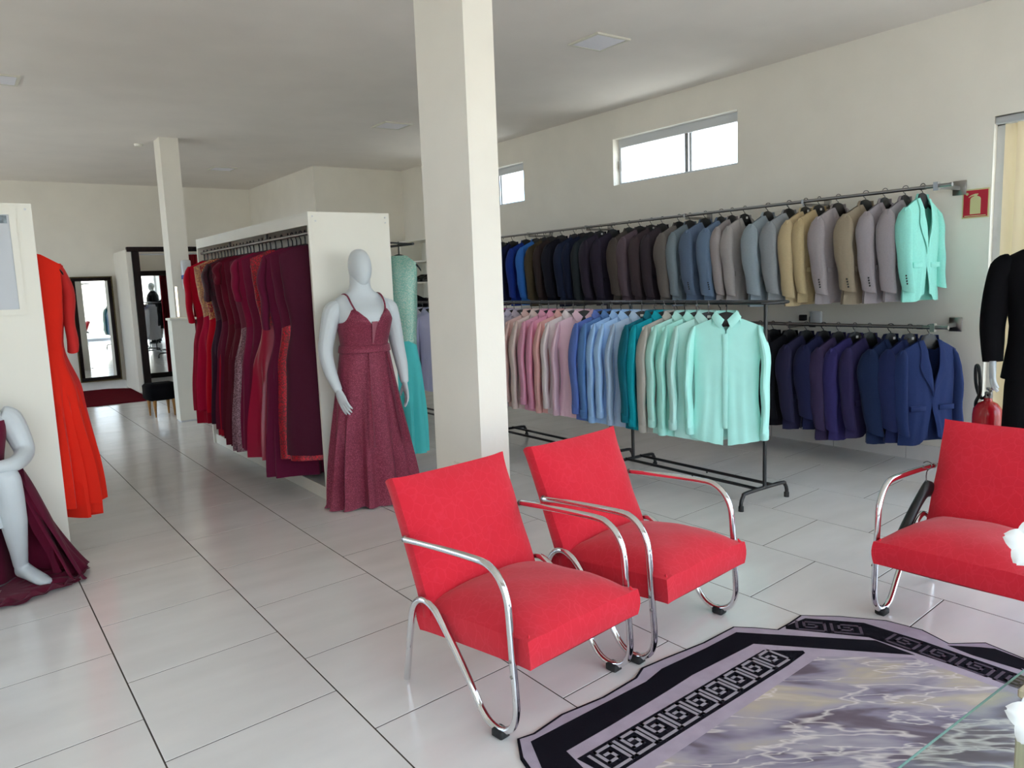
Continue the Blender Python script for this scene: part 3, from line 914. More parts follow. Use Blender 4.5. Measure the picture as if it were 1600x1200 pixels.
C = lambda rgb, k='dress': cloth(rgb, k)
M_seq_red = sparkle('red_sequins', (120, 14, 34), (214, 44, 60), .62, 190, .4)
M_seq_gold = sparkle('gold_beads', (150, 10, 34), (224, 170, 100), .72, 170, .4)
M_seq_dark = sparkle('dark_lace', (54, 16, 32), (84, 36, 52), .5, 150, .6)
M_glit_grey = sparkle('grey_glitter_tulle', (104, 62, 72), (170, 130, 140), .55, 220, .5)
M_seq_turq = sparkle('turquoise_sequins', (120, 176, 160), (176, 196, 182), .6, 260, .4)
M_nude = sparkle('nude_gold_embroidery', (178, 120, 96), (214, 170, 116), .6, 120, .5)
DG = 'red and wine dresses in the white hanging unit'
RX, RZ = 2.0, 1.83
dress(RX, 5.08, RZ, math.radians(-14), 'dark plum plain gown hanging nearest the white end panel', DG, C((74, 24, 44)), C((74, 24, 44)), .33, 11, flare=.21, depth=.13, pl_n=5, pl_a=.010, under=(M_seq_red, .29), W=.18)
dress(RX, 5.24, RZ, math.radians(-8), 'plum gown with a vertical strip of red sequins, second from end panel', DG, C((92, 26, 52)), M_seq_red, .28, 12, flare=.21, depth=.09, pl_n=7, pl_a=.012)
dress(RX, 5.40, RZ, math.radians(-16), 'plum velvet gown with long sleeves, third from the end panel', DG, C((104, 26, 58)), C((104, 26, 58)), .12, 13, sleeve='long', flare=.25, depth=.11, pl_n=8, pl_a=.02)
dress(RX, 5.66, RZ, math.radians(-12), 'raspberry satin gown with red sequinned bodice', DG, M_seq_red, C((158, 14, 54), 'satin'), .22, 14, flare=.25, depth=.13, pl_n=6, pl_a=.035)
dress(RX, 5.86, RZ, math.radians(-10), 'dark wine plain gown beside the raspberry satin one', DG, C((112, 28, 58)), C((112, 28, 58)), .22, 15, flare=.20, depth=.1, pl_n=9, pl_a=.02)
dress(RX, 6.03, RZ, math.radians(-12), 'magenta wine gown with puffed elbow sleeves', DG, C((136, 24, 62)), C((128, 30, 66)), .22, 16, sleeve='elbow', flare=.22, depth=.11, pl_n=8, pl_a=.02)
dress(RX, 6.16, RZ, math.radians(-12), 'grey pink glitter tulle gown peeking out between the wine gowns', DG, C((112, 48, 66)), M_glit_grey, .19, 17, flare=.24, depth=.1, pl_n=11, pl_a=.02)
dress(RX, 6.32, RZ, math.radians(-10), 'brown wine chiffon gown in the middle of the unit', DG, C((98, 22, 44)), C((96, 30, 44)), .22, 18, flare=.24, depth=.11, pl_n=12, pl_a=.022, belt_m=C((92, 20, 40)))
dress(RX, 6.50, RZ, math.radians(-12), 'wine chiffon gown with short sleeves beside the brown wine one', DG, C((106, 18, 42)), C((96, 24, 40)), .24, 19, sleeve='short', flare=.22, depth=.11, pl_n=10, pl_a=.02)
dress(RX, 6.68, RZ, math.radians(-12), 'dark burgundy gown with red hem underskirt', DG, C((92, 18, 38)), C((104, 26, 52)), .30, 20, flare=.23, depth=.11, pl_n=9, pl_a=.02, under=(C((170, 20, 44)), .24))
dress(RX, 6.86, RZ, math.radians(-12), 'blackish plum gown with lace bodice and lace sleeves', DG, M_seq_dark, C((58, 26, 46)), .32, 21, sleeve='elbow', flare=.23, depth=.12, pl_n=8, pl_a=.015)
dress(RX, 7.05, RZ, math.radians(-10), 'bright red gown with gold beads at the waist', DG, M_seq_gold, C((196, 8, 36)), .40, 22, flare=.21, depth=.10, pl_n=5, pl_a=.02, belt_m=M_seq_gold)
dress(RX, 7.25, RZ, math.radians(-12), 'crimson gown with nude and gold embroidered bodice', DG, M_nude, C((178, 14, 58)), .40, 23, flare=.23, depth=.11, pl_n=6, pl_a=.025)
dress(RX-.0, 7.50, RZ, math.radians(-14), 'crimson red gown with long sleeves at the far end of the unit', DG, C((186, 6, 40)), C((150, 10, 44)), .36, 24, sleeve='long', flare=.2, depth=.1, pl_n=7, pl_a=.02, under=(C((160, 8, 40)), .24))
# many empty or covered black hangers crowd the rod
for i, y in enumerate((5.16, 5.32, 5.53, 5.77, 5.95, 6.24, 6.42, 6.60, 6.77, 6.95, 7.15, 7.36, 7.62)):
    t = thing('coat_hanger', 'spare black hanger between the gowns on the rod of the white unit', 'hanger', (RX, y, RZ), math.radians(rnd.uniform(-16, 10)), 'spare hangers among the gowns')
    inst('bar', hanger_me_dress[0], M_plastic, t); inst('hook', hanger_me_dress[1], M_plastic, t)

# ---- white hanging unit in the middle
UX0, UX1, UY0, UY1, UZ = 1.962, 2.552, 4.91, 7.72, 1.962
u = thing('hanging_unit', 'white open hanging unit filled with red and wine gowns', 'wardrobe', (UX0, UY0, 0))
lx, ly = UX1-UX0, UY1-UY0
ep = obj('end_panel', box(0, lx, 0, .025, 0, UZ, .001), M_lam, u, smooth=False)
for (sx, sz) in ((.03, UZ-.03), (.05, UZ-.06), (lx-.03, UZ-.03), (lx-.03, UZ-.065)):
    obj('screw_cap', xf(lathe([(.006, 0), (.006, .002)], 10), Matrix.Translation((sx, 0, sz)) @ Matrix.Rotation(PI/2, 4, 'X')), M_alu, ep)
obj('end_panel', box(0, lx, ly-.025, ly, 0, UZ, .001), M_lam, u, smooth=False)
obj('top_panel', box(0.001, lx, .025, ly-.025, UZ-.02, UZ-.001), M_lam, u, smooth=False)
obj('front_rail', box(0.0, .018, .025, ly-.025, UZ-.085, UZ-.0205), M_lam, u, smooth=False)
obj('back_panel', box(lx*.55, lx*.55+.012, .025, ly-.025, .0, UZ-.02), M_lam, u, smooth=False)
obj('plinth', box(.02, .04, .025, ly-.025, 0, .075), M_lam, u, smooth=False)
obj('base_shelf', box(.02, lx*.55, .025, ly-.025, .075, .09), M_lam, u, smooth=False)
obj('hanging_rod', tube([(RX-UX0, .025, RZ), (RX-UX0, ly-.025, RZ)], .0125, 10), M_steel, u)
for y in (.93, 1.87):
    obj('rod_support', join(box(RX-UX0-.008, RX-UX0+.008, y-.006, y+.006, RZ, UZ-.02)), M_steel, u, smooth=False)

# turquoise gown on the other side of the unit, and its hanger
dress(2.78, 5.22, 1.76, math.radians(-30), 'turquoise gown with sequinned silver bodice beside the white unit', None, M_seq_turq, C((84, 196, 196), 'dress'), .17, 31, flare=.125, depth=.09, pl_n=7, pl_a=.025, W=.13, waist=.42)
t = thing('clothes_rod', 'dark rod behind the mannequin on the right side of the white unit', 'clothes rod', (2.8, UY0+.03, 1.76), 0, 'steel wall rods')
obj('rod', tube([(0, .09, 0), (0, 2.5, 0)], .010, 10), M_black, t)
obj('bracket', tube([(-.262, -.018, 0), (-.22, -.018, 0), (-.10, .06, 0), (0, .10, 0)], .006, 8), M_black, t)
obj('bracket', tube([(-.262, 2.775, 0), (-.20, 2.7, 0), (-.10, 2.54, 0), (0, 2.48, 0)], .006, 8), M_black, t)

# ------------------------------------------------------------------ left white unit with orange gown
LX1, LY0 = .412, 4.83
u = thing('hanging_unit', 'white hanging unit at the left edge with a framed board on its end panel', 'wardrobe', (LX1-.62, LY0, 0))
lw = .62; ll = 2.9
obj('end_panel', box(-.0, lw, 0, .025, 0, 1.96, .001), M_lam, u, smooth=False)
obj('screw_cap', xf(lathe([(.006, 0), (.006, .002)], 10), Matrix.Translation((lw-.03, 0, 1.93)) @ Matrix.Rotation(PI/2, 4, 'X')), M_alu, u)
obj('end_panel', box(0, lw, ll-.025, ll, 0, 1.96, .001), M_lam, u, smooth=False)
obj('top_panel', box(0, lw-.001, .025, ll-.025, 1.94, 1.959), M_lam, u, smooth=False)
obj('back_panel', box(.2, .212, .025, ll-.025, 0, 1.94), M_lam, u, smooth=False)
obj('plinth', box(lw-.04, lw-.02, .025, ll-.025, 0, .075), M_lam, u, smooth=False)
obj('hanging_rod', tube([(.595, .025, 1.785), (.595, ll-.025, 1.785)], .0125, 10), M_steel, u)
# framed board on the panel
t = thing('framed_board', 'white framed board with a grey strip hung on the left end panel', 'board', (-.33, LY0, 1.38))
obj('frame', join(box(0, .665, -.022, 0, 0, .03), box(0, .665, -.022, 0, .52, .555), box(.635, .665, -.022, 0, .03, .52), box(0, .03, -.022, 0, .03, .52)), M_lam, t, smooth=False)
obj('board', box(.03, .635, -.014, 0, .03, .52), mat('grey_white_board', (196, 200, 206), .5), t, smooth=False)
obj('picture_strip', box(.2, .625, -.0165, -.013, .475, .515), mat('grey_photo_strip', (120, 132, 140), .5, var=.5, vscale=40), t, smooth=False)

M_orange = C((226, 42, 26)); M_tulle_r = C((206, 50, 48))
dress(.385, 5.02, 1.785, math.radians(-10), 'bright orange red gown with crossed bodice beside the left white unit', 'orange and red gowns in the left unit', M_orange, M_orange, .28, 41, flare=.20, depth=.14, pl_n=7, pl_a=.035, W=.15, under=(M_orange, .21), belt_m=M_orange, hem_wave=.015)
dress(.40, 5.22, 1.785, math.radians(-12), 'salmon red tulle gown with sheer long sleeves behind the orange one', 'orange and red gowns in the left unit', M_tulle_r, M_tulle_r, .30, 42, sleeve='long', flare=.23, depth=.12, pl_n=11, pl_a=.02, W=.17)
dress(.36, 5.42, 1.785, math.radians(-18), 'dark wine gown mostly covered by the orange red ones in the left unit', 'orange and red gowns in the left unit', C((70, 20, 34)), C((70, 20, 34)), .34, 43, flare=.16, depth=.1, W=.15)

# ------------------------------------------------------------------ mannequins
def sring(cx, cy, z, a, b, n=28, p=.9, tilt=0):
    out = []
    for q in range(n):
        an = 2*PI*q/n; c, s = math.cos(an), math.sin(an)
        out.append((cx+a*math.copysign(abs(c)**p, c), cy+b*math.copysign(abs(s)**p, s), z+tilt*b*s))
    return out


def torso_loft(secs, n=28):
    return loft([sring(0, cy, z, a, b, n) for z, a, b, cy in secs])


def egg_head(cz, h=.118, a=.078, b=.1):
    rings = []
    for i in range(1, 18):
        t = i/18; ph = PI*t
        z = cz-h*math.cos(ph); s = math.sin(ph)
        low = 1-t
        rings.append(sring(0, -.012*low-.012*low*low, z, a*s**.85*(1-.16*low), b*s**.85*(1-.14*low), 24, .96))
    return loft(rings)


def hand_vf(wrist, dirv, palmn, side, scale=1.0, curl=.25, thumb_out=1.0):
    """palm and five fingers as one skin-like union of tapered tubes; wrist point, pointing direction, palm normal"""
    d = Vector(dirv).normalized(); nrm = Vector(palmn); nrm = (nrm-d*nrm.dot(d)).normalized(); s = d.cross(nrm)*side
    w0 = Vector(wrist)
    def P(a, b, c): return w0+d*a*scale+s*b*scale+nrm*c*scale
    parts = []
    rings = []
    for a, hw, hh in ((-.02, .024, .018), (0, .025, .017), (.025, .033, .016), (.06, .041, .0145), (.085, .042, .012), (.095, .038, .009)):
        rings.append([tuple(P(a, hw*math.cos(2*PI*q/12), hh*math.sin(2*PI*q/12))) for q in range(12)])
    parts.append(loft(rings))
    for b, L, spread in ((.03, .072, .10), (.011, .082, .02), (-.009, .077, -.05), (-.028, .06, -.14)):
        pts = [P(.075, b, 0), P(.09, b+spread*.01, .0), P(.09+L*.45, b+spread*L*.45, curl*L*.22), P(.09+L*.8, b+spread*L*.8, curl*L*.62), P(.09+L, b+spread*L, curl*L*1.0)]
        parts.append(tube(pts, [.0098*scale, .0096*scale, .009*scale, .008*scale, .0055*scale], 8, 3))
    pts = [P(.015, .022, .002), P(.035, .04*thumb_out, .012), P(.06, .056*thumb_out, .022), P(.082, .064*thumb_out, .028)]
    parts.append(tube(pts, [.014*scale, .0125*scale, .0105*scale, .007*scale], 8, 3))
    return join(*parts)


def remesh(o, vox=.0035, sm=6):
    m = o.modifiers.new('fuse', 'REMESH'); m.mode = 'VOXEL'; m.voxel_size = vox; m.use_smooth_shade = True
    s = o.modifiers.new('soften', 'SMOOTH'); s.iterations = sm; s.factor = .5
    return o


def arm_hand(name, pts, rad, side, palmn, parent, curl=.3, vox=.005):
    vf = tube(pts, rad, 14, 6)
    d = Vector(pts[-1])-Vector(pts[-2])
    hv = hand_vf(pts[-1], d, palmn, side, curl=curl)
    a = obj(name, join(vf, hv), M_mannequin, parent)
    remesh(a, vox, 5)
    return a


M_wine_glit = sparkle('wine_glitter_fabric', (118, 18, 52), (186, 92, 116), .78, 460, .55)
mq = thing('mannequin', 'white faceless standing mannequin in a wine glitter gown before the white panel', 'mannequin', (2.215, 4.72, 0), math.radians(0))
torso = [(.75, .10, .08, 0), (.85, .12, .095, 0), (.95, .14, .11, 0), (1.02, .158, .12, 0), (1.09, .155, .115, -.005), (1.17, .168, .135, -.015), (1.245, .182, .155, -.022),
         (1.30, .186, .135, -.015), (1.335, .195, .108, 0), (1.362, .192, .09, .008), (1.388, .172, .076, .012), (1.41, .135, .07, .012), (1.43, .095, .066, .011), (1.452, .074, .064, .008), (1.48, .066, .064, .005), (1.545, .064, .066, 0)]
obj('torso', torso_loft(torso), M_mannequin, mq)
obj('head', xf(egg_head(1.585, .122, .078, .10), Matrix.Identity(4)), M_mannequin, mq)
arm_hand('arm', [(-.155, .01, 1.33), (-.20, .012, 1.305), (-.236, .02, 1.19), (-.262, .025, 1.05), (-.258, -.02, .92), (-.235, -.075, .80)], [.052, .066, .056, .048, .042, .028], -1, (.9, .3, 0), mq)
arm_hand('arm', [(.155, .01, 1.33), (.20, .012, 1.305), (.236, .02, 1.19), (.262, .025, 1.05), (.268, -.01, .92), (.262, -.05, .80)], [.052, .066, .056, .048, .042, .028], 1, (-.9, .2, 0), mq)


def worn_bodice(secs, z0, ztop_fn, grow=.006, n=56, rows=16):
    def sec(z):
        for (za, aa, ba, ca), (zb, ab, bb, cb) in zip(secs, secs[1:]):
            if za <= z <= zb:
                t = (z-za)/(zb-za); return lerp(aa, ab, t), lerp(ba, bb, t), lerp(ca, cb, t)
        return secs[-1][1:]
    rg = []
    for i in range(rows+1):
        t = i/rows; ring = []
        for q in range(n):
            an = 2*PI*q/n; c, s = math.cos(an), math.sin(an)
            z = lerp(z0, ztop_fn(an), t)
            a, b, cy = sec(z)
            a += grow; b += grow
            ring.append((a*math.copysign(abs(c)**.9, c), cy+b*math.copysign(abs(s)**.9, s), z))
        rg.append(ring)
    return loft(rg, cap0=False, cap1=False)


def neckline(an):
    # front is an=-pi/2 ; peaks over the bust, dip in the middle, lower under the arms and at the back
    x = math.cos(an); front = -math.sin(an)
    if front < 0: return 1.225
    peak = math.exp(-((abs(x)-.55)/.20)**2)
    side = sst(.7, 1.0, abs(x))
    dip = math.exp(-(x/.16)**2)
    return 1.265+.055*peak-.035*side-.06*dip


obj('bodice', worn_bodice(torso, 1.05, neckline), M_wine_glit, mq)
ins = [(0, -.165, 1.10), (-.022, -.17, 1.235), (.022, -.17, 1.235)]
obj('sheer_inset', loft([[(-.003, -.139, 1.09), (.003, -.139, 1.09)], [(-.012, -.163, 1.17), (.012, -.163, 1.17)], [(-.022, -.187, 1.236), (.022, -.187, 1.236)]], closed=False), mat('rose_mesh', (150, 84, 98), .7), mq)
for s in (-1, 1):
    obj('strap', tube([(s*.105, -.135, 1.305), (s*.118, -.10, 1.355), (s*.12, -.05, 1.405), (s*.12, .02, 1.415), (s*.115, .085, 1.37), (s*.10, .12, 1.24)], .006, 6, 4), M_wine_glit, mq)
obj('waistband', loft([sring(0, -.003, z, a, b, 40) for z, a, b in ((1.03, .172, .134), (1.035, .177, .139), (1.075, .171, .134), (1.08, .166, .128))], cap0=False, cap1=False), M_wine_glit, mq)


def flared_skirt(z0, a0, b0, z1, a1, b1, cx1=0, cy1=0, n=96, rows=30, pl=11, amp=.05, seed=0, expo=1.25, cy0=-.003):
    r = random.Random(seed); ph = [r.uniform(0, 6.28) for _ in range(5)]
    rg = []
    for i in range(rows+1):
        t = i/rows; k = t**(1/expo) if expo < 1 else t
        ease = 1-(1-t)**expo
        a = lerp(a0, a1, ease); b = lerp(b0, b1, ease)
        cx = cx1*t*t; cy = cy0+cy1*t
        ring = []
        for q in range(n):
            an = 2*PI*q/n
            f = math.sin(pl*an+ph[0])+.5*math.sin((pl*2-5)*an+ph[1]+t)+.35*math.sin(5*an+ph[2])
            m_ = 1+amp*f*sst(.02, .9, t)
            z = lerp(z0, z1, t)+(.012*math.sin(7*an+ph[3])*sst(.85, 1, t))
            flarek = 1+.05*sst(.96, 1, t)
            ring.append((cx+a*math.cos(an)*m_*flarek, cy+b*math.sin(an)*m_*flarek, max(.004, z)))
        rg.append(ring)
    return loft(rg, cap0=False, cap1=False)


obj('skirt', flared_skirt(1.04, .170, .132, .005, .315, .175, cx1=.02, cy1=.01, seed=3, amp=.10, pl=13), M_wine_glit, mq)
# two pressed pleats in the skirt front
for x0, x1, yy in ((-.04, -.085, -.139), (.10, .19, -.118)):
    obj('pleat', loft([[(lerp(x0, x1, t)-.004-.018*t, yy-.004-.072*(1-(1-t)**1.25), lerp(1.03, .42, t)), (lerp(x0, x1, t), yy-.012-.082*(1-(1-t)**1.25), lerp(1.03, .42, t)), (lerp(x0, x1, t)+.004+.02*t, yy-.002-.072*(1-(1-t)**1.25), lerp(1.03, .42, t))] for t in [i/10 for i in range(11)]], closed=False), M_wine_glit, mq)

# seated mannequin at the left edge
M_wine_tulle = C((104, 22, 50)); 
sm = thing('mannequin', 'white seated mannequin in a wine tulle dress with a bare leg, at the left edge', 'mannequin', (-.01, 4.585, 0), math.radians(2))
st_t = [(.40, .17, .15, 0), (.50, .19, .16, 0), (.60, .17, .13, .0), (.68, .145, .11, 0), (.76, .155, .125, -.01), (.84, .17, .145, -.018), (.895, .176, .12, -.01), (.94, .178, .09, 0), (.972, .165, .075, .01), (.995, .12, .065, .012), (1.012, .07, .058, .01), (1.05, .055, .055, 0), (1.10, .054, .056, -.004)]
obj('torso', torso_loft(st_t), M_mannequin, sm)
obj('head', egg_head(1.155, .12, .076, .098), M_mannequin, sm)
obj('bodice', worn_bodice(st_t, .58, lambda an: .90 if math.sin(an) > 0 else .865+.06*sst(.45, .8, abs(math.cos(an)))-.03*math.exp(-(math.cos(an)/.2)**2)), M_wine_tulle, sm)
for s in (-1, 1):
    obj('strap', tube([(s*.125, -.10, .90), (s*.14, -.06, .955), (s*.14, .0, .988), (s*.13, .06, .96), (s*.11, .09, .90)], .014, 8, 4, flat=.5), M_wine_tulle, sm)
arm_hand('arm', [(.16, .01, .945), (.20, .01, .915), (.232, .0, .82), (.242, -.04, .745), (.18, -.155, .715), (.06, -.215, .722)], [.05, .062, .055, .046, .038, .027], 1, (0, .2, -1), sm)
arm_hand('arm', [(-.16, .01, .945), (-.20, .01, .915), (-.235, .0, .82), (-.25, -.03, .74), (-.19, -.16, .705), (-.08, -.24, .70)], [.05, .062, .055, .046, .038, .027], -1, (0, .2, -1), sm)
for c_ in sm.children:
    c_.location.z -= .055
# bare leg: thigh, knee, shin, ankle and pointed foot
leg = tube([(.05, -.01, .50), (.09, -.10, .57), (.135, -.155, .60), (.150, -.145, .52), (.158, -.09, .36), (.168, -.02, .19), (.172, .03, .095)], [.095, .082, .066, .062, .060, .042, .034], 16, 6)
hd = Vector((.40, -.70, 0)).normalized(); hs = Vector((-hd.y, hd.x, 0))
foot = loft([[tuple(Vector((.165, .055, 0))+hd*d+hs*hw*math.cos(2*PI*q/14)+Vector((0, 0, pz+hh*math.sin(2*PI*q/14)))) for q in range(14)] for d, pz, hw, hh in ((-.012, .06, .02, .03), (.01, .075, .034, .05), (.06, .062, .036, .042), (.11, .045, .040, .032), (.16, .03, .043, .024), (.195, .022, .036, .018), (.215, .018, .02, .012))])
lg = obj('leg', join(leg, foot), M_mannequin, sm); remesh(lg, .006, 6)
leg2 = tube([(-.07, 0, .50), (-.10, -.15, .53), (-.11, -.24, .54), (-.11, -.25, .42), (-.12, -.20, .2), (-.13, -.18, .08)], [.09, .082, .066, .06, .048, .034], 16, 6)
obj('leg', leg2, M_mannequin, sm)


def drape(cols, rows, fn):
    return loft([[fn(j/rows, i/cols) for i in range(cols+1)] for j in range(rows+1)], closed=False)


# skirt: opens beside the bare leg, falls to the right and pools on the floor
def sk_fn(t, u_):
    ang = lerp(-.62, 2.2, u_)
    ease = t**1.1
    k = 1+.07*math.sin(17*u_+2*t)*sst(.1, .8, t)+.045*math.sin(37*u_+1)*sst(.3, 1, t)
    x = lerp(.185, .40, ease)*math.cos(ang)*k
    y = lerp(.15, .22, ease)*math.sin(ang)*k-.03*t
    z = lerp(.62, .012, sst(0, 1, t)*.35+t*.65)+.02*math.sin(12*u_+5)*sst(.6, 1, t)
    return (x+.02, y, max(.006, z))


obj('skirt', drape(70, 26, sk_fn), M_wine_tulle, sm)
obj('tulle_layer', drape(70, 26, lambda t, u_: tuple(Vector(sk_fn(t, u_))+Vector((.016+.035*t*math.cos(lerp(-.62, 2.2, u_)), .012*math.sin(lerp(-.62, 2.2, u_))-.015*t, .006)))), C((92, 20, 46)), sm)
obj('back_skirt', drape(30, 14, lambda t, u_: (lerp(-.22, .20, u_), .05+.05*math.sin(9*u_)*t+.02*math.sin(23*u_), lerp(.55, .01, t))), C((78, 16, 38)), sm)
obj('slit_edge', drape(10, 20, lambda t, u_: (lerp(.17, .30, t)+.05*u_+.012*math.sin(9*t+3*u_), -.10-.01*u_*3+.10*t+.015*math.sin(11*t), lerp(.63, .03, t))), M_wine_tulle, sm)
# the hem lies in waves on the floor in front of and under the foot
def hem_pt(a, k):
    wv = 1+.06*math.sin(9*a+1)+.035*math.sin(23*a)
    return (.02+lerp(.05, .42, k)*math.cos(a)*wv, -.04+lerp(.05, .27, k)*math.sin(a)*wv, .006+.022*abs(math.sin(8*a+1.5*k))*sst(.25, .7, k)*(1-.6*sst(.85, 1, k)))
obj('pooled_hem', drape(120, 12, lambda t, u_: hem_pt(lerp(-2.9, 1.0, u_), t)), M_wine_tulle, sm)
obj('hem_ruffle', loft([[(.02+(.40+.035*k)*math.cos(a)*(1+.02*math.sin(21*a)), -.04+(.25+.03*k)*math.sin(a)*(1+.02*math.sin(23*a)), .012+.022*k+.012*math.sin(26*a+k)*k) for a in [lerp(-2.9, .9, i/140) for i in range(141)]] for k in (0, .4, .8, 1.2)], closed=False), M_wine_tulle, sm)
obj('seat_block', box(-.17, .0, -.005, .195, 0, .40, .004), M_lam, sm, smooth=False)

# black-suited mannequin at the right edge
gm = thing('mannequin', 'mannequin in a black suit cut by the right edge beside the blind', 'mannequin', (5.0, 1.715, 0), math.radians(-58))
M_suitb = mat('black_suit_cloth', (15, 14, 16), .9, var=.06, vscale=120, bump=.12, bscale=260, spec=.08)
g_t = [(.82, .17, .12, 0), (1.0, .168, .118, 0), (1.1, .165, .12, 0), (1.25, .19, .135, 0), (1.38, .215, .125, 0), (1.45, .215, .10, .01), (1.495, .19, .082, .012), (1.525, .13, .07, .015), (1.545, .075, .06, .012), (1.60, .055, .058, .005), (1.64, .055, .058, 0)]
obj('torso', torso_loft(g_t), M_mannequin, gm)
obj('head', egg_head(1.70, .125, .078, .10), M_mannequin, gm)
jk = loft([sring(0, cy, z, a+.014, b+.014, 36) for z, a, b, cy in [(.80, .205, .15, 0), (.88, .195, .145, 0), (1.0, .178, .13, 0), (1.1, .174, .13, 0), (1.25, .197, .143, 0), (1.38, .222, .133, 0), (1.45, .222, .108, .01), (1.495, .2, .09, .012), (1.53, .13, .076, .015), (1.548, .08, .066, .014)]], cap0=True, cap1=False)
obj('jacket', jk, M_suitb, gm)
obj('collar', loft([[(.078*math.cos(a), .014+.068*math.sin(a), 1.575), (.098*math.cos(a), .016+.085*math.sin(a), 1.535)] for a in [lerp(-.9, PI+.9, i/16) for i in range(17)]], closed=False), M_suitb, gm)
for s in (-1, 1):
    obj('sleeve', tube([(s*.18, .01, 1.46), (s*.22, .012, 1.43), (s*.25, .02, 1.28), (s*.268, .02, 1.12), (s*.27, -.01, 1.0), (s*.268, -.03, .90)], [.05, .078, .074, .066, .06, .052], 16, 6), M_suitb, gm)
    h = obj('hand', hand_vf((s*.268, -.034, .895), (0, -.16, -1), (-s, .1, 0), s, 1.0, .35), M_mannequin, gm); remesh(h, .0035, 4)
    obj('trouser_leg', loft([sring(s*xx, cy, z, a, b, 24) for z, a, b, xx, cy in ((.05, .105, .12, .10, .0), (.09, .105, .115, .10, 0), (.45, .105, .11, .098, 0), (.75, .105, .125, .092, 0), (.86, .098, .135, .088, 0))]), M_suitb, gm)
    obj('shoe', loft([sring(s*.10, cy, z, a, b, 20) for z, a, b, cy in ((0, .05, .14, -.05), (.02, .052, .142, -.05), (.05, .046, .12, -.04), (.085, .04, .06, .02))]), M_plastic, gm)

# ------------------------------------------------------------------ red armchairs
M_red = chair_fabric()
PROFILE = [(.485, .557), (.36, .566), (.20, .574), (.075, .577), (.03, .568), (-.005, .545), (-.03, .51), (-.045, .465), (-.052, .38), (-.058, .28), (-.066, .17), (-.066, .11), (-.05, .062), (-.015, .032), (.03, .022), (.075, .035), (.112, .07), (.15, .125), (.22, .215), (.31, .315), (.345, .342), (.385, .355), (.425, .345), (.455, .315), (.472, .27), (.49, .19), (.525, .012)]


def pad(W, L, th, crown, nx=18, ny=18, pinch=.012, seed=0, sag=0):
    """upholstered block in xy (L along y) with crowned top, tight corners; z thickness"""
    r = random.Random(seed)
    ph = [r.uniform(0, 6) for _ in range(4)]
    def topz(u, v):
        e = (1-abs(u)**7)*(1-abs(v)**4.5)
        return th/2+crown*(1-u*u)*(1-v*v)*1.0-th*.34*(1-e)+.0025*math.sin(9*u+ph[0])*math.sin(7*v+ph[1])
    def edge(u, v):
        # plan outline: slightly bowed sides with pointed corners
        ear = 1+.016*(abs(u)*abs(v))**10
        return (u*(W/2)*(1-.010*(1-v*v))*ear, v*(L/2)*(1-.012*(1-u*u))*ear)
    V = []; Fc = []
    us = [-1+2*i/nx for i in range(nx+1)]; vs = [-1+2*j/ny for j in range(ny+1)]
    rows = []
    for v in vs: rows.append([(*edge(u, v), topz(u, v)) for u in us])
    top = loft(rows, closed=False)
    bot = loft([[(*(c*.985 for c in edge(u, v)), -th/2-.004*(1-u*u)) for u in us][::-1] for v in vs], closed=False)
    per = [(u, -1) for u in us[:-1]]+[(1, v) for v in vs[:-1]]+[(u, 1) for u in us[::-1][:-1]]+[(-1, v) for v in vs[::-1][:-1]]
    side = []
    for k in range(6):
        t = k/5; ring = []
        for i, (u, v) in enumerate(per):
            x, y = edge(u, v); zt = topz(u, v)
            z = lerp(zt, -th/2, t)
            bulge = 1+.018*math.sin(PI*t)+(-.015*t)
            crn = min(1-abs(u), 1-abs(v)) if False else (2-abs(u)-abs(v))
            ring.append((x*bulge+.0015*math.sin(60*u+ph[2])*math.sin(PI*t), y*bulge+.0015*math.sin(60*v+ph[3])*math.sin(PI*t), z))
        side.append(ring)
    return join(top, bot, loft(side[::-1], cap0=False, cap1=False))


def armchair(label, loc, rz, seed):  # seat, backrest, two bent tubes
    t = thing('armchair', label, 'armchair', loc, rz, 'red chrome armchairs')
    hw = .29
    for s in (-1, 1):
        fr = obj('frame_tube', tube([(s*hw, y, z) for y, z in PROFILE], .0125, 12, 3), M_chrome, t)
        obj('rubber_foot', xf(box(-.022, .022, -.022, .028, 0, .03, .006), Matrix.Translation((s*hw, .01, -.0))), M_rubber, fr)
        obj('end_cap', xf(lathe([(.013, -.006), (.013, .004)], 12), Matrix.Translation((s*hw, .487, .557)) @ Matrix.Rotation(PI/2, 4, 'X')), M_steel, fr)
        for (yy, zz) in ((-.0575, .285), (-.062, .235)):
            obj('bolt', xf(lathe([(.006, 0), (.006, .003), (.003, .0045)], 10), Matrix.Translation((s*(hw+.011), yy, zz)) @ Matrix.Rotation(s*PI/2, 4, 'Y')), M_steel, fr)
    # crossbars under the seat
    for yy, zz in ((-.05, .285), (.36, .285)):
        obj('crossbar', tube([(-hw+.03, yy, zz), (hw-.03, yy, zz)], .009, 10), M_chrome, t)
    seat = obj('seat', pad(.545, .57, .140, .035, seed=seed), M_red, t, (0, .172, .312), (math.radians(-4.5), 0, 0))
    for s in (-1, 1):        # gathered tuck at each front corner
        obj('corner_fold', tube([(s*.255, -.272, .035), (s*.267, -.281, .005), (s*.268, -.282, -.03), (s*.258, -.275, -.064)], [.003, .010, .010, .003], 8, 4), M_red, seat)
    ang = math.radians(68)
    back = obj('backrest', pad(.545, .50, .085, .018, seed=seed+1), M_red, t, (0, .485, .525), (ang, 0, 0))
    return t


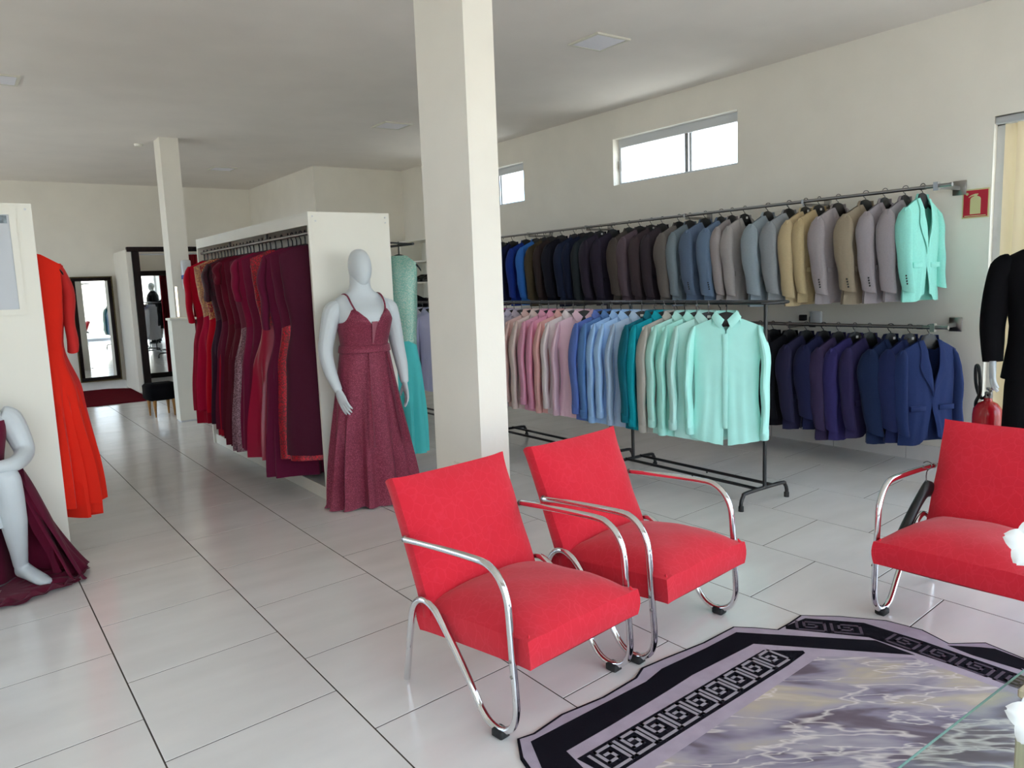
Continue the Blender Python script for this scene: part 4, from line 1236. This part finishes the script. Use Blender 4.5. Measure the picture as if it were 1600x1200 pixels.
armchair('red fabric armchair with chrome tube arms, nearest the camera', (1.585, 1.945, 0), math.radians(7.5), 1)
armchair('red fabric armchair with chrome arms between the first one and the shirt rack', (2.27, 2.005, 0), math.radians(7.5), 2)
ac3 = armchair('red fabric armchair at the right edge with a black hanger beside it', (3.07, 1.315, 0), math.radians(-86), 3)

# black hanger hooked over the arm of the right chair
t = thing('coat_hanger', 'black suit hanger hooked on the arm of the right armchair', 'hanger', (3.46, 1.628, .575), math.radians(-2))
hb = []
for i in range(11):
    s = i/10
    hb.append([(-.20+.34*s+0, (.019)*math.cos(2*PI*q/10)*(1+.5*abs(s-.55)), -.105-.17*max(0, .62-s)**1.25*2.0-.10*max(0, s-.62)*1.3+(.027+.014*math.exp(-((s-.62)/.12)**2))*math.sin(2*PI*q/10)) for q in range(10)])
obj('bar', loft(hb), M_plastic, t)
obj('hook', tube([(.0, -.0, -.09), (0, 0, -.03), (0, -.02, -.006), (0, -.018, .012), (0, .0, .018), (0, .016, .008)], .0025, 6, 3), M_wire, t)

# ------------------------------------------------------------------ rug
M_rug = mat('rug_mauve', (170, 158, 172), .95, spec=.08, var=.08, vscale=14, bump=.2, bscale=260)
M_rugk = mat('rug_black', (21, 19, 27), .95, spec=.08, bump=.2, bscale=260)
M_rugl = mat('rug_key_light', (158, 152, 160), .95, spec=.08, bump=.2, bscale=260)
M_rugd = mat('rug_key_dim', (88, 78, 90), .95, spec=.08, bump=.2, bscale=260)


def storm_mat():
    m = mat('rug_storm_print', (150, 140, 150), .95, spec=.1)
    t = m.node_tree; b = t.nodes['Principled BSDF']
    tc = t.nodes.new('ShaderNodeTexCoord')
    mp = t.nodes.new('ShaderNodeMapping'); mp.vector_type = 'TEXTURE'; mp.inputs['Rotation'].default_value = (0, 0, math.radians(-38)); mp.inputs['Scale'].default_value = (1.0, .33, 1)
    t.links.new(tc.outputs['Object'], mp.inputs['Vector'])
    n = t.nodes.new('ShaderNodeTexNoise'); n.inputs['Scale'].default_value = 1.5; n.inputs['Detail'].default_value = 4; n.inputs['Roughness'].default_value = .55; n.inputs['Distortion'].default_value = .5
    t.links.new(mp.outputs[0], n.inputs['Vector'])
    r = t.nodes.new('ShaderNodeValToRGB'); cr = r.color_ramp
    cr.elements[0].position = .30; cr.elements[0].color = lin((88, 76, 84)); cr.elements[1].position = .72; cr.elements[1].color = lin((206, 194, 174))
    for p_, c_ in ((.41, (112, 100, 110)), (.455, (138, 130, 146)), (.52, (164, 156, 164)), (.59, (178, 166, 152))):
        e = cr.elements.new(p_); e.color = lin(c_)
    t.links.new(n.outputs['Fac'], r.inputs['Fac'])
    # lightning: thin bright crests of two stretched noises
    lights = []
    for sc_, off, wd in ((1.3, 0, .010), (2.6, 7.3, .010)):
        mp2 = t.nodes.new('ShaderNodeMapping'); mp2.vector_type = 'TEXTURE'; mp2.inputs['Rotation'].default_value = (0, 0, math.radians(-40)); mp2.inputs['Scale'].default_value = (1.7, .42, 1); mp2.inputs['Location'].default_value = (off, off*.37, 0)
        t.links.new(tc.outputs['Object'], mp2.inputs['Vector'])
        q = t.nodes.new('ShaderNodeTexNoise'); q.inputs['Scale'].default_value = sc_; q.inputs['Detail'].default_value = 5; q.inputs['Roughness'].default_value = .5
        t.links.new(mp2.outputs[0], q.inputs['Vector'])
        s = t.nodes.new('ShaderNodeMath'); s.operation = 'SUBTRACT'; s.inputs[1].default_value = .5; t.links.new(q.outputs['Fac'], s.inputs[0])
        a = t.nodes.new('ShaderNodeMath'); a.operation = 'ABSOLUTE'; t.links.new(s.outputs[0], a.inputs[0])
        mr = t.nodes.new('ShaderNodeMapRange'); mr.inputs[1].default_value = 0; mr.inputs[2].default_value = wd; mr.inputs[3].default_value = .85; mr.inputs[4].default_value = 0
        t.links.new(a.outputs[0], mr.inputs[0]); lights.append(mr)
    mxm = t.nodes.new('ShaderNodeMath'); mxm.operation = 'MAXIMUM'; t.links.new(lights[0].outputs[0], mxm.inputs[0]); t.links.new(lights[1].outputs[0], mxm.inputs[1])
    mx = t.nodes.new('ShaderNodeMix'); mx.data_type = 'RGBA'; mx.inputs[7].default_value = lin((214, 204, 200))
    t.links.new(mxm.outputs[0], mx.inputs[0]); t.links.new(r.outputs['Color'], mx.inputs[6]); t.links.new(mx.outputs[2], b.inputs['Base Color'])
    return m


M_storm = storm_mat()
rug = thing('area_rug', 'dark and mauve rug with black bands and a key pattern, under the glass table', 'rug', (0, 0, 0))
# outline in floor coordinates, counter-clockwise
outer = [(1.322, 1.867), (1.27, 1.78), (1.225, 1.60), (1.20, 1.2), (1.20, .2), (1.20, -.62), (1.30, -.70), (2.9, -.72), (3.06, -.6), (3.10, .1), (3.08, .75), (3.075, 1.07), (3.10, 1.215), (2.99, 1.30), (3.03, 1.42), (3.005, 1.555), (2.90, 1.70), (2.785, 1.812), (2.69, 1.80), (2.598, 1.795), (2.545, 1.865), (2.485, 1.926), (2.28, 1.915), (2.07, 1.927), (1.95, 1.93), (1.88, 1.895), (1.70, 1.875), (1.52, 1.885), (1.38, 1.858)]


def shrink(poly, d):
    cx = sum(p[0] for p in poly)/len(poly); cy = sum(p[1] for p in poly)/len(poly)
    out = []
    n = len(poly)
    for i in range(n):
        a, b, c = Vector(poly[i-1]), Vector(poly[i]), Vector(poly[(i+1) % n])
        e1 = (b-a).normalized(); e2 = (c-b).normalized()
        nn = Vector((-(e1.y+e2.y), e1.x+e2.x))
        if nn.length < 1e-6: nn = Vector((-e1.y, e1.x))
        nn.normalize()
        out.append(tuple(b+nn*d))
    return out


obj('binding', prism(outer, 0, .007), M_rugk, rug, smooth=False)
obj('pile', prism(shrink(outer, .010), .0069, .008), M_rug, rug, smooth=False)
# black band along the chair side, turning at the corner
band = [(1.345, 1.825), (1.29, 1.70), (1.26, 1.5), (1.265, -.5), (1.36, -.5), (1.36, 1.45), (1.40, 1.715), (1.60, 1.728), (1.90, 1.755), (2.05, 1.772), (2.42, 1.778), (2.798, 1.335), (2.80, 1.49), (2.45, 1.884), (2.25, 1.875), (2.0, 1.875), (1.89, 1.848), (1.65, 1.838)]
obj('black_band', prism(band, .0079, .0086), M_rugk, rug, smooth=False)
band2 = [(2.972, 1.034), (2.985, 1.05), (2.99, -.5), (3.055, -.5), (3.055, 1.03), (3.07, 1.17), (3.045, 1.207), (2.965, 1.294), (2.955, 1.2)]
obj('black_band', prism(band2, .0079, .0086), M_rugk, rug, smooth=False)
# key bands
key1 = [(1.40, 1.665), (1.42, 1.535), (2.375, 1.592), (2.505, 1.607), (2.515, 1.622), (2.405, 1.722)]
obj('key_band', prism(key1[::1], .0079, .0086), M_rugk, rug, smooth=False)
key2 = [(2.645, 1.788), (2.625, 1.772), (2.805, 1.52), (2.815, 1.34), (2.835, 1.05), (2.84, -.4), (2.935, -.4), (2.93, 1.06), (2.93, 1.375), (2.91, 1.60), (2.77, 1.778)]
obj('key_band', prism(key2, .0084, .0091), M_rugk, rug, smooth=False)


def key_lines(path_fn, n, h, w, z):
    """n spiral key units laid along path_fn(s) -> (origin, along, across, unit length)"""
    vs = []
    unit = [[(.04, .06), (.96, .06)], [(.96, .06), (.96, .94)], [(.96, .94), (.28, .94)], [(.28, .94), (.28, .36)], [(.28, .36), (.68, .36)], [(.68, .36), (.68, .68)], [(.68, .68), (.46, .68)], [(.04, .06), (.04, .94)]]
    for i in range(n):
        o, al, ac, L = path_fn(i)
        for a, b in unit:
            A = o+al*(a[0]*L)+ac*(a[1]*h); B = o+al*(b[0]*L)+ac*(b[1]*h)
            d = (B-A).normalized(); nrm = Vector((-d.y, d.x))*w/2; A = A-d*w/2; B = B+d*w/2
            k = len(vs)//8
            vs += [(p.x, p.y, zz) for zz in (z, z+.0005) for p in (A+nrm, B+nrm, B-nrm, A-nrm)]
    fs = []
    for k in range(len(vs)//8):
        q = k*8; fs += [(q+3, q+2, q+1, q), (q+4, q+5, q+6, q+7), (q, q+1, q+5, q+4), (q+1, q+2, q+6, q+5), (q+2, q+3, q+7, q+6), (q+3, q, q+4, q+7)]
    # faces wound so that +z is up
    fs = [f if i % 6 != 1 else (f[3], f[2], f[1], f[0]) for i, f in enumerate(fs)]
    return vs, fs


al1 = Vector((2.385-1.43, 1.600-1.540)).normalized(); ac1 = Vector((-al1.y, al1.x))
L1 = (2.43-1.43)/9.0
k1 = obj('key_pattern', key_lines(lambda i: (Vector((1.435, 1.549))+al1*(i*L1+.004), al1, ac1, L1*.90), 9, .105, .012, .0085), M_rugl, rug, smooth=False); k1['kind'] = 'stuff'


def k2(i):
    pts = [(2.665, 1.775, 2.80, 1.585), (2.815, 1.565, 2.835, 1.40)]
    if i < 2:
        a = Vector((2.645, 1.752)); d = Vector((2.812, 1.535))-a; d.normalize()
        return a+d*(.135*i+.012), d, Vector((-d.y, d.x)), .118
    a = Vector((2.823, 1.47)); d = Vector((.006, -1)).normalized()
    return a+d*(.13*(i-2)), d, Vector((-d.y, d.x)), .112


k2o = obj('key_pattern', key_lines(k2, 16, .085, .011, .009), M_rugd, rug, smooth=False); k2o['kind'] = 'stuff'
# printed storm field in the middle
field = [(1.44, -.45), (2.78, -.45), (2.785, 1.0), (2.77, 1.335), (2.52, 1.557), (1.556, 1.486), (1.44, 1.45)]
obj('storm_field', prism(field, .0079, .0084), M_storm, rug, smooth=False)

# ------------------------------------------------------------------ glass coffee table with flowers
M_tglass = glass_mat('table_glass', (.90, .95, .93))
M_lwood = mat('pale_wood', (196, 184, 154), .5, var=.12, vscale=9, stretch=(14, 14, 1))
tb = thing('coffee_table', 'glass coffee table with pale wooden legs at the lower right corner', 'coffee table', (1.30, .10, 0))
obj('glass_top', box(0, .93, 0, .645, .412, .42, .002), M_tglass, tb, smooth=False)
M_edge = mat('green_glass_edge', (112, 146, 138), .15)
obj('glass_edge', join(box(0, .93, .6445, .6455, .4125, .4195), box(.9295, .9305, 0, .645, .4125, .4195)), M_edge, tb, smooth=False)
for x in (.02, .675):
    for y in (.05, .545):
        lg = obj('leg', box(x, x+.11, y, y+.055, .008, .400, .004), M_lwood, tb, smooth=False)
        obj('glass_pad', lathe([(.02, 0), (.02, .012)], 14), M_alu, lg, (x+.055, y+.0275, .400))
for x in (.02, .675):
    obj('wood_cap', box(x, x+.11, .545, .60, .4205, .445, .004), M_lwood, tb, smooth=False)
fl = thing('flower_vase', 'white orchid arrangement in a white vase on the glass table', 'flowers', (2.015, .488, .42))
M_petal = mat('white_petal', (238, 238, 236), .6, var=.02)
M_petc = mat('orchid_centre', (216, 90, 120), .6)
M_stem = mat('green_stem', (70, 98, 48), .6)
obj('vase', lathe([(.045, 0), (.06, .01), (.075, .06), (.06, .12), (.035, .15), (.042, .165), (.034, .164), (.03, .14), (.03, .02)], 24), M_lam, fl)


def petal(L, W):
    rows = []
    for i in range(8):
        t = i/7; wd = W*math.sin(PI*min(.98, t*.92+.06))**.7
        rows.append([(wd*(j/4-.5), L*t, .012*math.sin(PI*t)-.02*(abs(j/4-.5)*2)**2*.5) for j in range(5)])
    return loft(rows, closed=False)


pm = mesh('petal', petal(.058, .056))


def bloom(loc, rx, rz):
    c = obj('bloom', lathe([(.004, -.004), (.010, .0), (.009, .01), (.003, .018)], 10), M_petc, fl, loc, (rx, 0, rz))
    for k in range(5):
        inst('petal', pm, M_petal, c, (0, 0, 0), (0.15, 0, 2*PI*k/5))
    return c


for (dx, dy, dz, rx, rz) in ((-.012, .21, .378, 1.25, -.95), (.05, .06, .40, 1.1, -.6), (.09, .02, .30, 1.2, -1.2), (.02, .0, .44, 1.0, -.3), (-.265, .095, .085, 1.2, -.9), (.03, -.08, .36, 1.2, .5)):
    bloom((dx, dy, dz), rx, rz)
for pts in ([(0, 0, .1), (.01, .03, .26), (.04, .05, .38), (.02, .0, .44)], [(0, 0, .1), (.03, .05, .28), (.02, .15, .40), (-.005, .195, .378)], [(0, 0, .12), (-.06, .03, .22), (-.19, .07, .19), (-.255, .085, .095)], [(0, 0, .1), (.04, 0, .24), (.085, .015, .30)], [(0, 0, .1), (.02, -.04, .3), (.03, -.075, .36)]):
    obj('stem', tube(pts, .003, 6, 4), M_stem, fl)

# ------------------------------------------------------------------ fire extinguisher and its sign
M_fred = mat('extinguisher_red', (176, 14, 30), .25, coat=.3)
fe = thing('fire_extinguisher', 'red fire extinguisher on a floor stand behind the right armchair', 'fire extinguisher', (5.30, 2.13, 0), math.radians(30))
obj('cylinder', lathe([(.07, .06), (.083, .075), (.085, .10), (.085, .50), (.08, .54), (.055, .575), (.025, .59), (.022, .61)], 28), M_fred, fe)
st = obj('stand', join(lathe([(.12, 0), (.12, .015), (.10, .02)], 28), xf(lathe([(.092, .0), (.096, .0), (.096, .03), (.092, .03)], 28, False, False), Matrix.Translation((0, 0, .355))), tube([(.094, 0, .02), (.094, 0, .38)], .006, 8), tube([(-.094, 0, .02), (-.094, 0, .38)], .006, 8), tube([(0, .094, .02), (0, .094, .38)], .006, 8)), M_fred, fe)
obj('valve', join(box(-.018, .018, -.018, .018, .60, .65, .005), box(-.10, .01, -.011, .011, .662, .678, .004), box(-.085, .01, -.010, .010, .635, .648, .004)), M_steel, fe)
obj('hose', tube([(-.02, .0, .635), (.05, .03, .60), (.06, .06, .68), (.0, .075, .80), (-.07, .07, .82), (-.085, .06, .74), (-.02, .05, .64), (.05, .06, .57), (.085, .05, .50)], .0105, 8, 6), M_rubber, fe)
obj('seal_tag', box(-.03, .03, -.024, -.018, .66, .73, .002), mat('purple_red_tag', (150, 50, 96), .6), fe)
def lab(a0, a1, z0, z1, r=.0865):
    return loft([[(r*math.cos(lerp(a0, a1, i/8)), r*math.sin(lerp(a0, a1, i/8)), z) for i in range(9)] for z in (z0, z1)], closed=False)


lb = obj('label_sheet', lab(-1.75, -.85, .40, .50), mat('pale_label', (200, 222, 228), .5), fe)
obj('label_print', join(*[lab(-1.68, -1.0-.12*(i % 3), .478-.014*i, .483-.014*i, .0869) for i in range(5)]), mat('label_text_green', (120, 160, 140), .6), lb)
ly_ = obj('yellow_label', lab(-1.75, -1.1, .26, .35), mat('yellow_label', (236, 200, 20), .5), fe)
obj('label_print', join(*[lab(-1.7, -1.2-.1*(i % 2), .332-.014*i, .337-.014*i, .0869) for i in range(5)]), M_plastic, ly_)

sg = thing('fire_sign', 'red and cream fire extinguisher pictogram sign on the right wall', 'sign', (XR, 2.482, 1.878))
M_cream = mat('sign_cream', (206, 198, 146), .5); M_sred = mat('sign_red', (178, 16, 46), .5)
obj('plate', box(-.004, 0, -.087, .087, -.1, .1), M_cream, sg, smooth=False)
obj('red_field', box(-.0052, -.003, -.079, .079, -.091, .091), M_sred, sg, smooth=False)
body = [(-.034, -.072), (.034, -.072), (.034, .03), (.030, .04), (.018, .048), (.010, .05), (.010, .056), (.016, .060), (.016, .066), (-.004, .066), (-.03, .058), (-.046, .046), (-.044, .042), (-.03, .05), (-.010, .055), (-.010, .05), (-.018, .048), (-.030, .04), (-.034, .03)]
obj('extinguisher_symbol', ([(-.0062, -a, b) for a, b in body]+[(-.004, -a, b) for a, b in body], [tuple(range(len(body)-1, -1, -1))]+[(i, (i+1) % len(body), len(body)+(i+1) % len(body), len(body)+i) for i in range(len(body))]), M_cream, sg, smooth=False)
obj('flame_mark', join(box(-.0062, -.004, .045, .068, .066, .069), box(-.0062, -.004, .052, .06, .058, .078), box(-.0062, -.004, .048, .052, .062, .074), box(-.0062, -.004, .06, .064, .062, .074)), M_cream, sg, smooth=False)
obj('footer_line', box(-.0062, -.004, -.07, .07, -.086, -.081), M_cream, sg, smooth=False)

# ------------------------------------------------------------------ far end of the shop
mr = thing('wall_mirror', 'tall leaning mirror in a dark gold frame on the far wall', 'mirror', (1.55, YF-.06, .14), math.radians(.8))
mw, mh = .58, 1.63
fw = .065
fr = obj('frame', join(box(0, mw, -.025, .03, 0, fw, .004), box(0, mw, -.025, .03, mh-fw, mh, .004), box(0, fw, -.025, .03, fw, mh-fw, .004), box(mw-fw, mw, -.025, .03, fw, mh-fw, .004)), M_dark_wood, mr)
obj('gold_edging', join(box(-.004, mw+.004, -.034, -.024, mh-.012, mh+.004), box(-.004, mw+.004, -.034, -.024, -.004, .012), box(-.004, .012, -.034, -.024, .012, mh-.012), box(mw-.012, mw+.004, -.034, -.024, .012, mh-.012)), M_gold_frame, fr, smooth=False)
obj('glass', box(fw-.004, mw-fw+.004, -.012, .0, fw-.004, mh-fw+.004), M_mirror, mr, smooth=False)

pt = thing('fitting_room_portal', 'dark wooden portal of the fitting room at the far end', 'door frame', (2.27, 12.6, 0))
obj('post', box(.0, .10, -.04, .04, 0, 2.10, .004), M_dark_wood, pt, smooth=False)
obj('post', box(1.05, 1.13, -.04, .04, 0, 2.10, .004), M_dark_wood, pt, smooth=False)
obj('beam', box(-.06, 1.2, -.045, .045, 2.10, 2.17, .004), M_dark_wood, pt, smooth=False)
obj('curtain_rod', tube([(.10, .0, 2.06), (1.05, .0, 2.06)], .012, 10), M_alu, pt)
M_curt = C((150, 14, 34))
ct = thing('curtain', 'red fitting room curtain gathered at the right of the dark portal', 'curtain', (2.27, 12.55, 0))
obj('cloth', loft([[(.72+.33*i/60, -.02+.035*math.sin(i*.95)*(.6+.4*z/2), z) for i in range(61)] for z in (.05, .6, 1.2, 1.8, 2.05)], closed=False), M_curt, ct)
for i in range(7):
    obj('ring', xf(tube([(.02*math.cos(a), 0, .02*math.sin(a)) for a in [2*PI*k/10 for k in range(10)]], .003, 6, 0, closed=True), Matrix.Translation((.74+.048*i, .05, 2.06))), M_alu, ct)
m2 = thing('standing_mirror', 'dark framed tall mirror inside the fitting room portal', 'mirror', (2.38, 13.45, .12))
mw, mh = .64, 1.72
obj('frame', join(box(0, mw, -.025, .025, 0, .08, .004), box(0, mw, -.025, .025, mh-.08, mh, .004), box(0, .08, -.025, .025, .08, mh-.08, .004), box(mw-.08, mw, -.025, .025, .08, mh-.08, .004)), M_dark_wood, m2, smooth=False)
obj('glass', box(.075, mw-.075, -.01, .0, .075, mh-.075), M_mirror, m2, smooth=False)
obj('wall_bracket', box(.2, .44, .02, .20, .9, .94), M_dark_wood, m2, smooth=False)

cp = thing('carpet', 'dark red carpet on the floor before the far mirror', 'rug', (0, 0, 0))
obj('pile', prism([(1.05, 11.55), (2.16, 11.55), (2.185, 13.25), (1.9, 13.5), (1.05, 13.5)], 0, .014), mat('dark_red_carpet', (88, 8, 22), .95, spec=.05, var=.1, vscale=8, bump=.3, bscale=120), cp, smooth=False)

ot = thing('ottoman', 'black padded ottoman on slim golden wooden legs by the slim column', 'ottoman', (1.97, 9.98, 0), .1)
obj('seat', box(-.17, .17, -.15, .15, .20, .40, .025), mat('black_velvet', (12, 11, 14), .9, spec=.08), ot)
M_gwood = mat('golden_wood', (150, 104, 46), .35, var=.2, vscale=20)
for sx in (-1, 1):
    for sy in (-1, 1):
        obj('leg', xf(lathe([(.009, 0), (.011, .02), (.016, .1), (.024, .205)], 12), Matrix.Translation((sx*.11, sy*.11, 0))), M_gwood, ot)

# narrow white pedestal counter in front of the slim column, dispenser on its side
ctr = thing('counter', 'narrow white pedestal counter against the slim far column', 'counter', (2.005, 9.22, 0))
obj('top', box(-.02, .27, -.01, .195, 1.165, 1.19, .003), M_lam, ctr, smooth=False)
obj('body', box(0, .25, .01, .195, .02, 1.165, .002), M_lam, ctr, smooth=False)
obj('base', box(.01, .24, .02, .19, 0, .02), M_alu, ctr, smooth=False)
t = thing('power_cable', 'thin black cable hanging down the right side of the white pedestal counter', 'cable', (2.268, 9.24, 0))
obj('cord', tube([(.0, .0, 1.17), (.015, -.005, 1.0), (.012, -.01, .7), (.03, -.012, .4), (.04, -.01, .12), (.07, .02, .006), (.14, .1, .006)], .004, 6, 5), M_plastic, t)
wd_ = thing('wall_dispenser', 'white and blue dispenser box fixed to the front of the slim column', 'dispenser', (2.20, 9.34, 1.50))
obj('body', box(0, .10, .0, .08, 0, .34, .012), M_alu, wd_)
obj('blue_band', box(-.002, .102, -.003, .078, .12, .17, .004), mat('blue_band', (58, 84, 150), .4), wd_)
obj('nozzle', box(.02, .06, .02, .06, -.03, .0, .004), M_alu, wd_)
lp = thing('glow_strip', 'thin warm glowing vertical strip standing on the white pedestal counter', 'glowing_strip', (2.115, 9.35, 1.20))  # self-glowing bar stands in for a narrow warm bright line
M_glow = bpy.data.materials.new('warm_glow'); M_glow.use_nodes = True
b = M_glow.node_tree.nodes['Principled BSDF']; b.inputs['Emission Color'].default_value = (1, .82, .55, 1); b.inputs['Emission Strength'].default_value = 2.5
obj('tube', box(-.009, .009, -.006, .006, 0, .34, .003), M_glow, lp)
obj('base', box(-.013, .013, .005, .018, -.008, .35), M_alu, lp, smooth=False)
oc = thing('power_outlet', 'white power outlet box low on the big column side', 'socket', (2.10, 3.40, .46))
obj('plate', box(-.012, 0, -.04, .04, -.06, .06, .004), M_lam, oc)
obj('plug', box(-.035, -.012, -.015, .015, -.03, .01, .004), M_lam, oc)

# shoe shelf against the right wall beyond the column
sh = thing('shoe_shelf', 'white open shelf with black shoes left of the big column', 'shelf', (5.46, 8.75, 0))
sl, sz, sdp = 1.46, 2.10, .36
obj('side_panel', box(0, sdp, sl-.02, sl, 0, sz), M_lam, sh, smooth=False)
obj('side_panel', box(0, sdp, 0, .02, 0, sz), M_lam, sh, smooth=False)
obj('back_panel', box(sdp-.01, sdp, .02, sl-.02, 0, sz), M_lam, sh, smooth=False)
for z in (.05, .42, .78, 1.14, 1.48, 1.78, 2.08):
    obj('shelf', box(0.0, sdp-.01, .02, sl-.02, z, z+.02), M_lam, sh, smooth=False)
shoe_vf = loft([sring(0, cy, z, a, b, 16) for z, a, b, cy in ((0, .042, .135, 0), (.018, .043, .137, 0), (.045, .038, .12, .01), (.07, .033, .07, .055), (.095, .03, .045, .085))])
shoe_me = mesh('upper', shoe_vf); sole_me = mesh('sole', loft([sring(0, 0, z, a, b, 16) for z, a, b in ((-.014, .043, .137), (0, .044, .139))]))
M_shoe = mat('black_shoe_leather', (18, 17, 18), .25)
for i, (y, z, wd) in enumerate(((1.22, 1.50, 'upper shelf, far one'), (1.05, 1.50, 'upper shelf, second from the far end'), (.86, 1.50, 'upper shelf, third from the far end'), (1.22, 1.16, 'middle shelf, far one'), (1.04, 1.16, 'middle shelf, second from the far end'), (.84, 1.16, 'middle shelf, third from the far end'))):
    t = thing('shoe', 'black leather shoe on the white shelf, '+wd, 'shoe', (5.46+.15, 8.75+y, z+.014), PI/2*-1+.0, 'black shoes on the white shelf')
    inst('upper', shoe_me, M_shoe, t); inst('sole', sole_me, M_rubber, t)
# black jacket on the shelf side behind the back rack
jacket(4.10, 7.58, 1.27+.18, math.radians(-40), (18, 18, 20), 'black suit jacket hanging at the far end of the back rack', None, 1, .9)
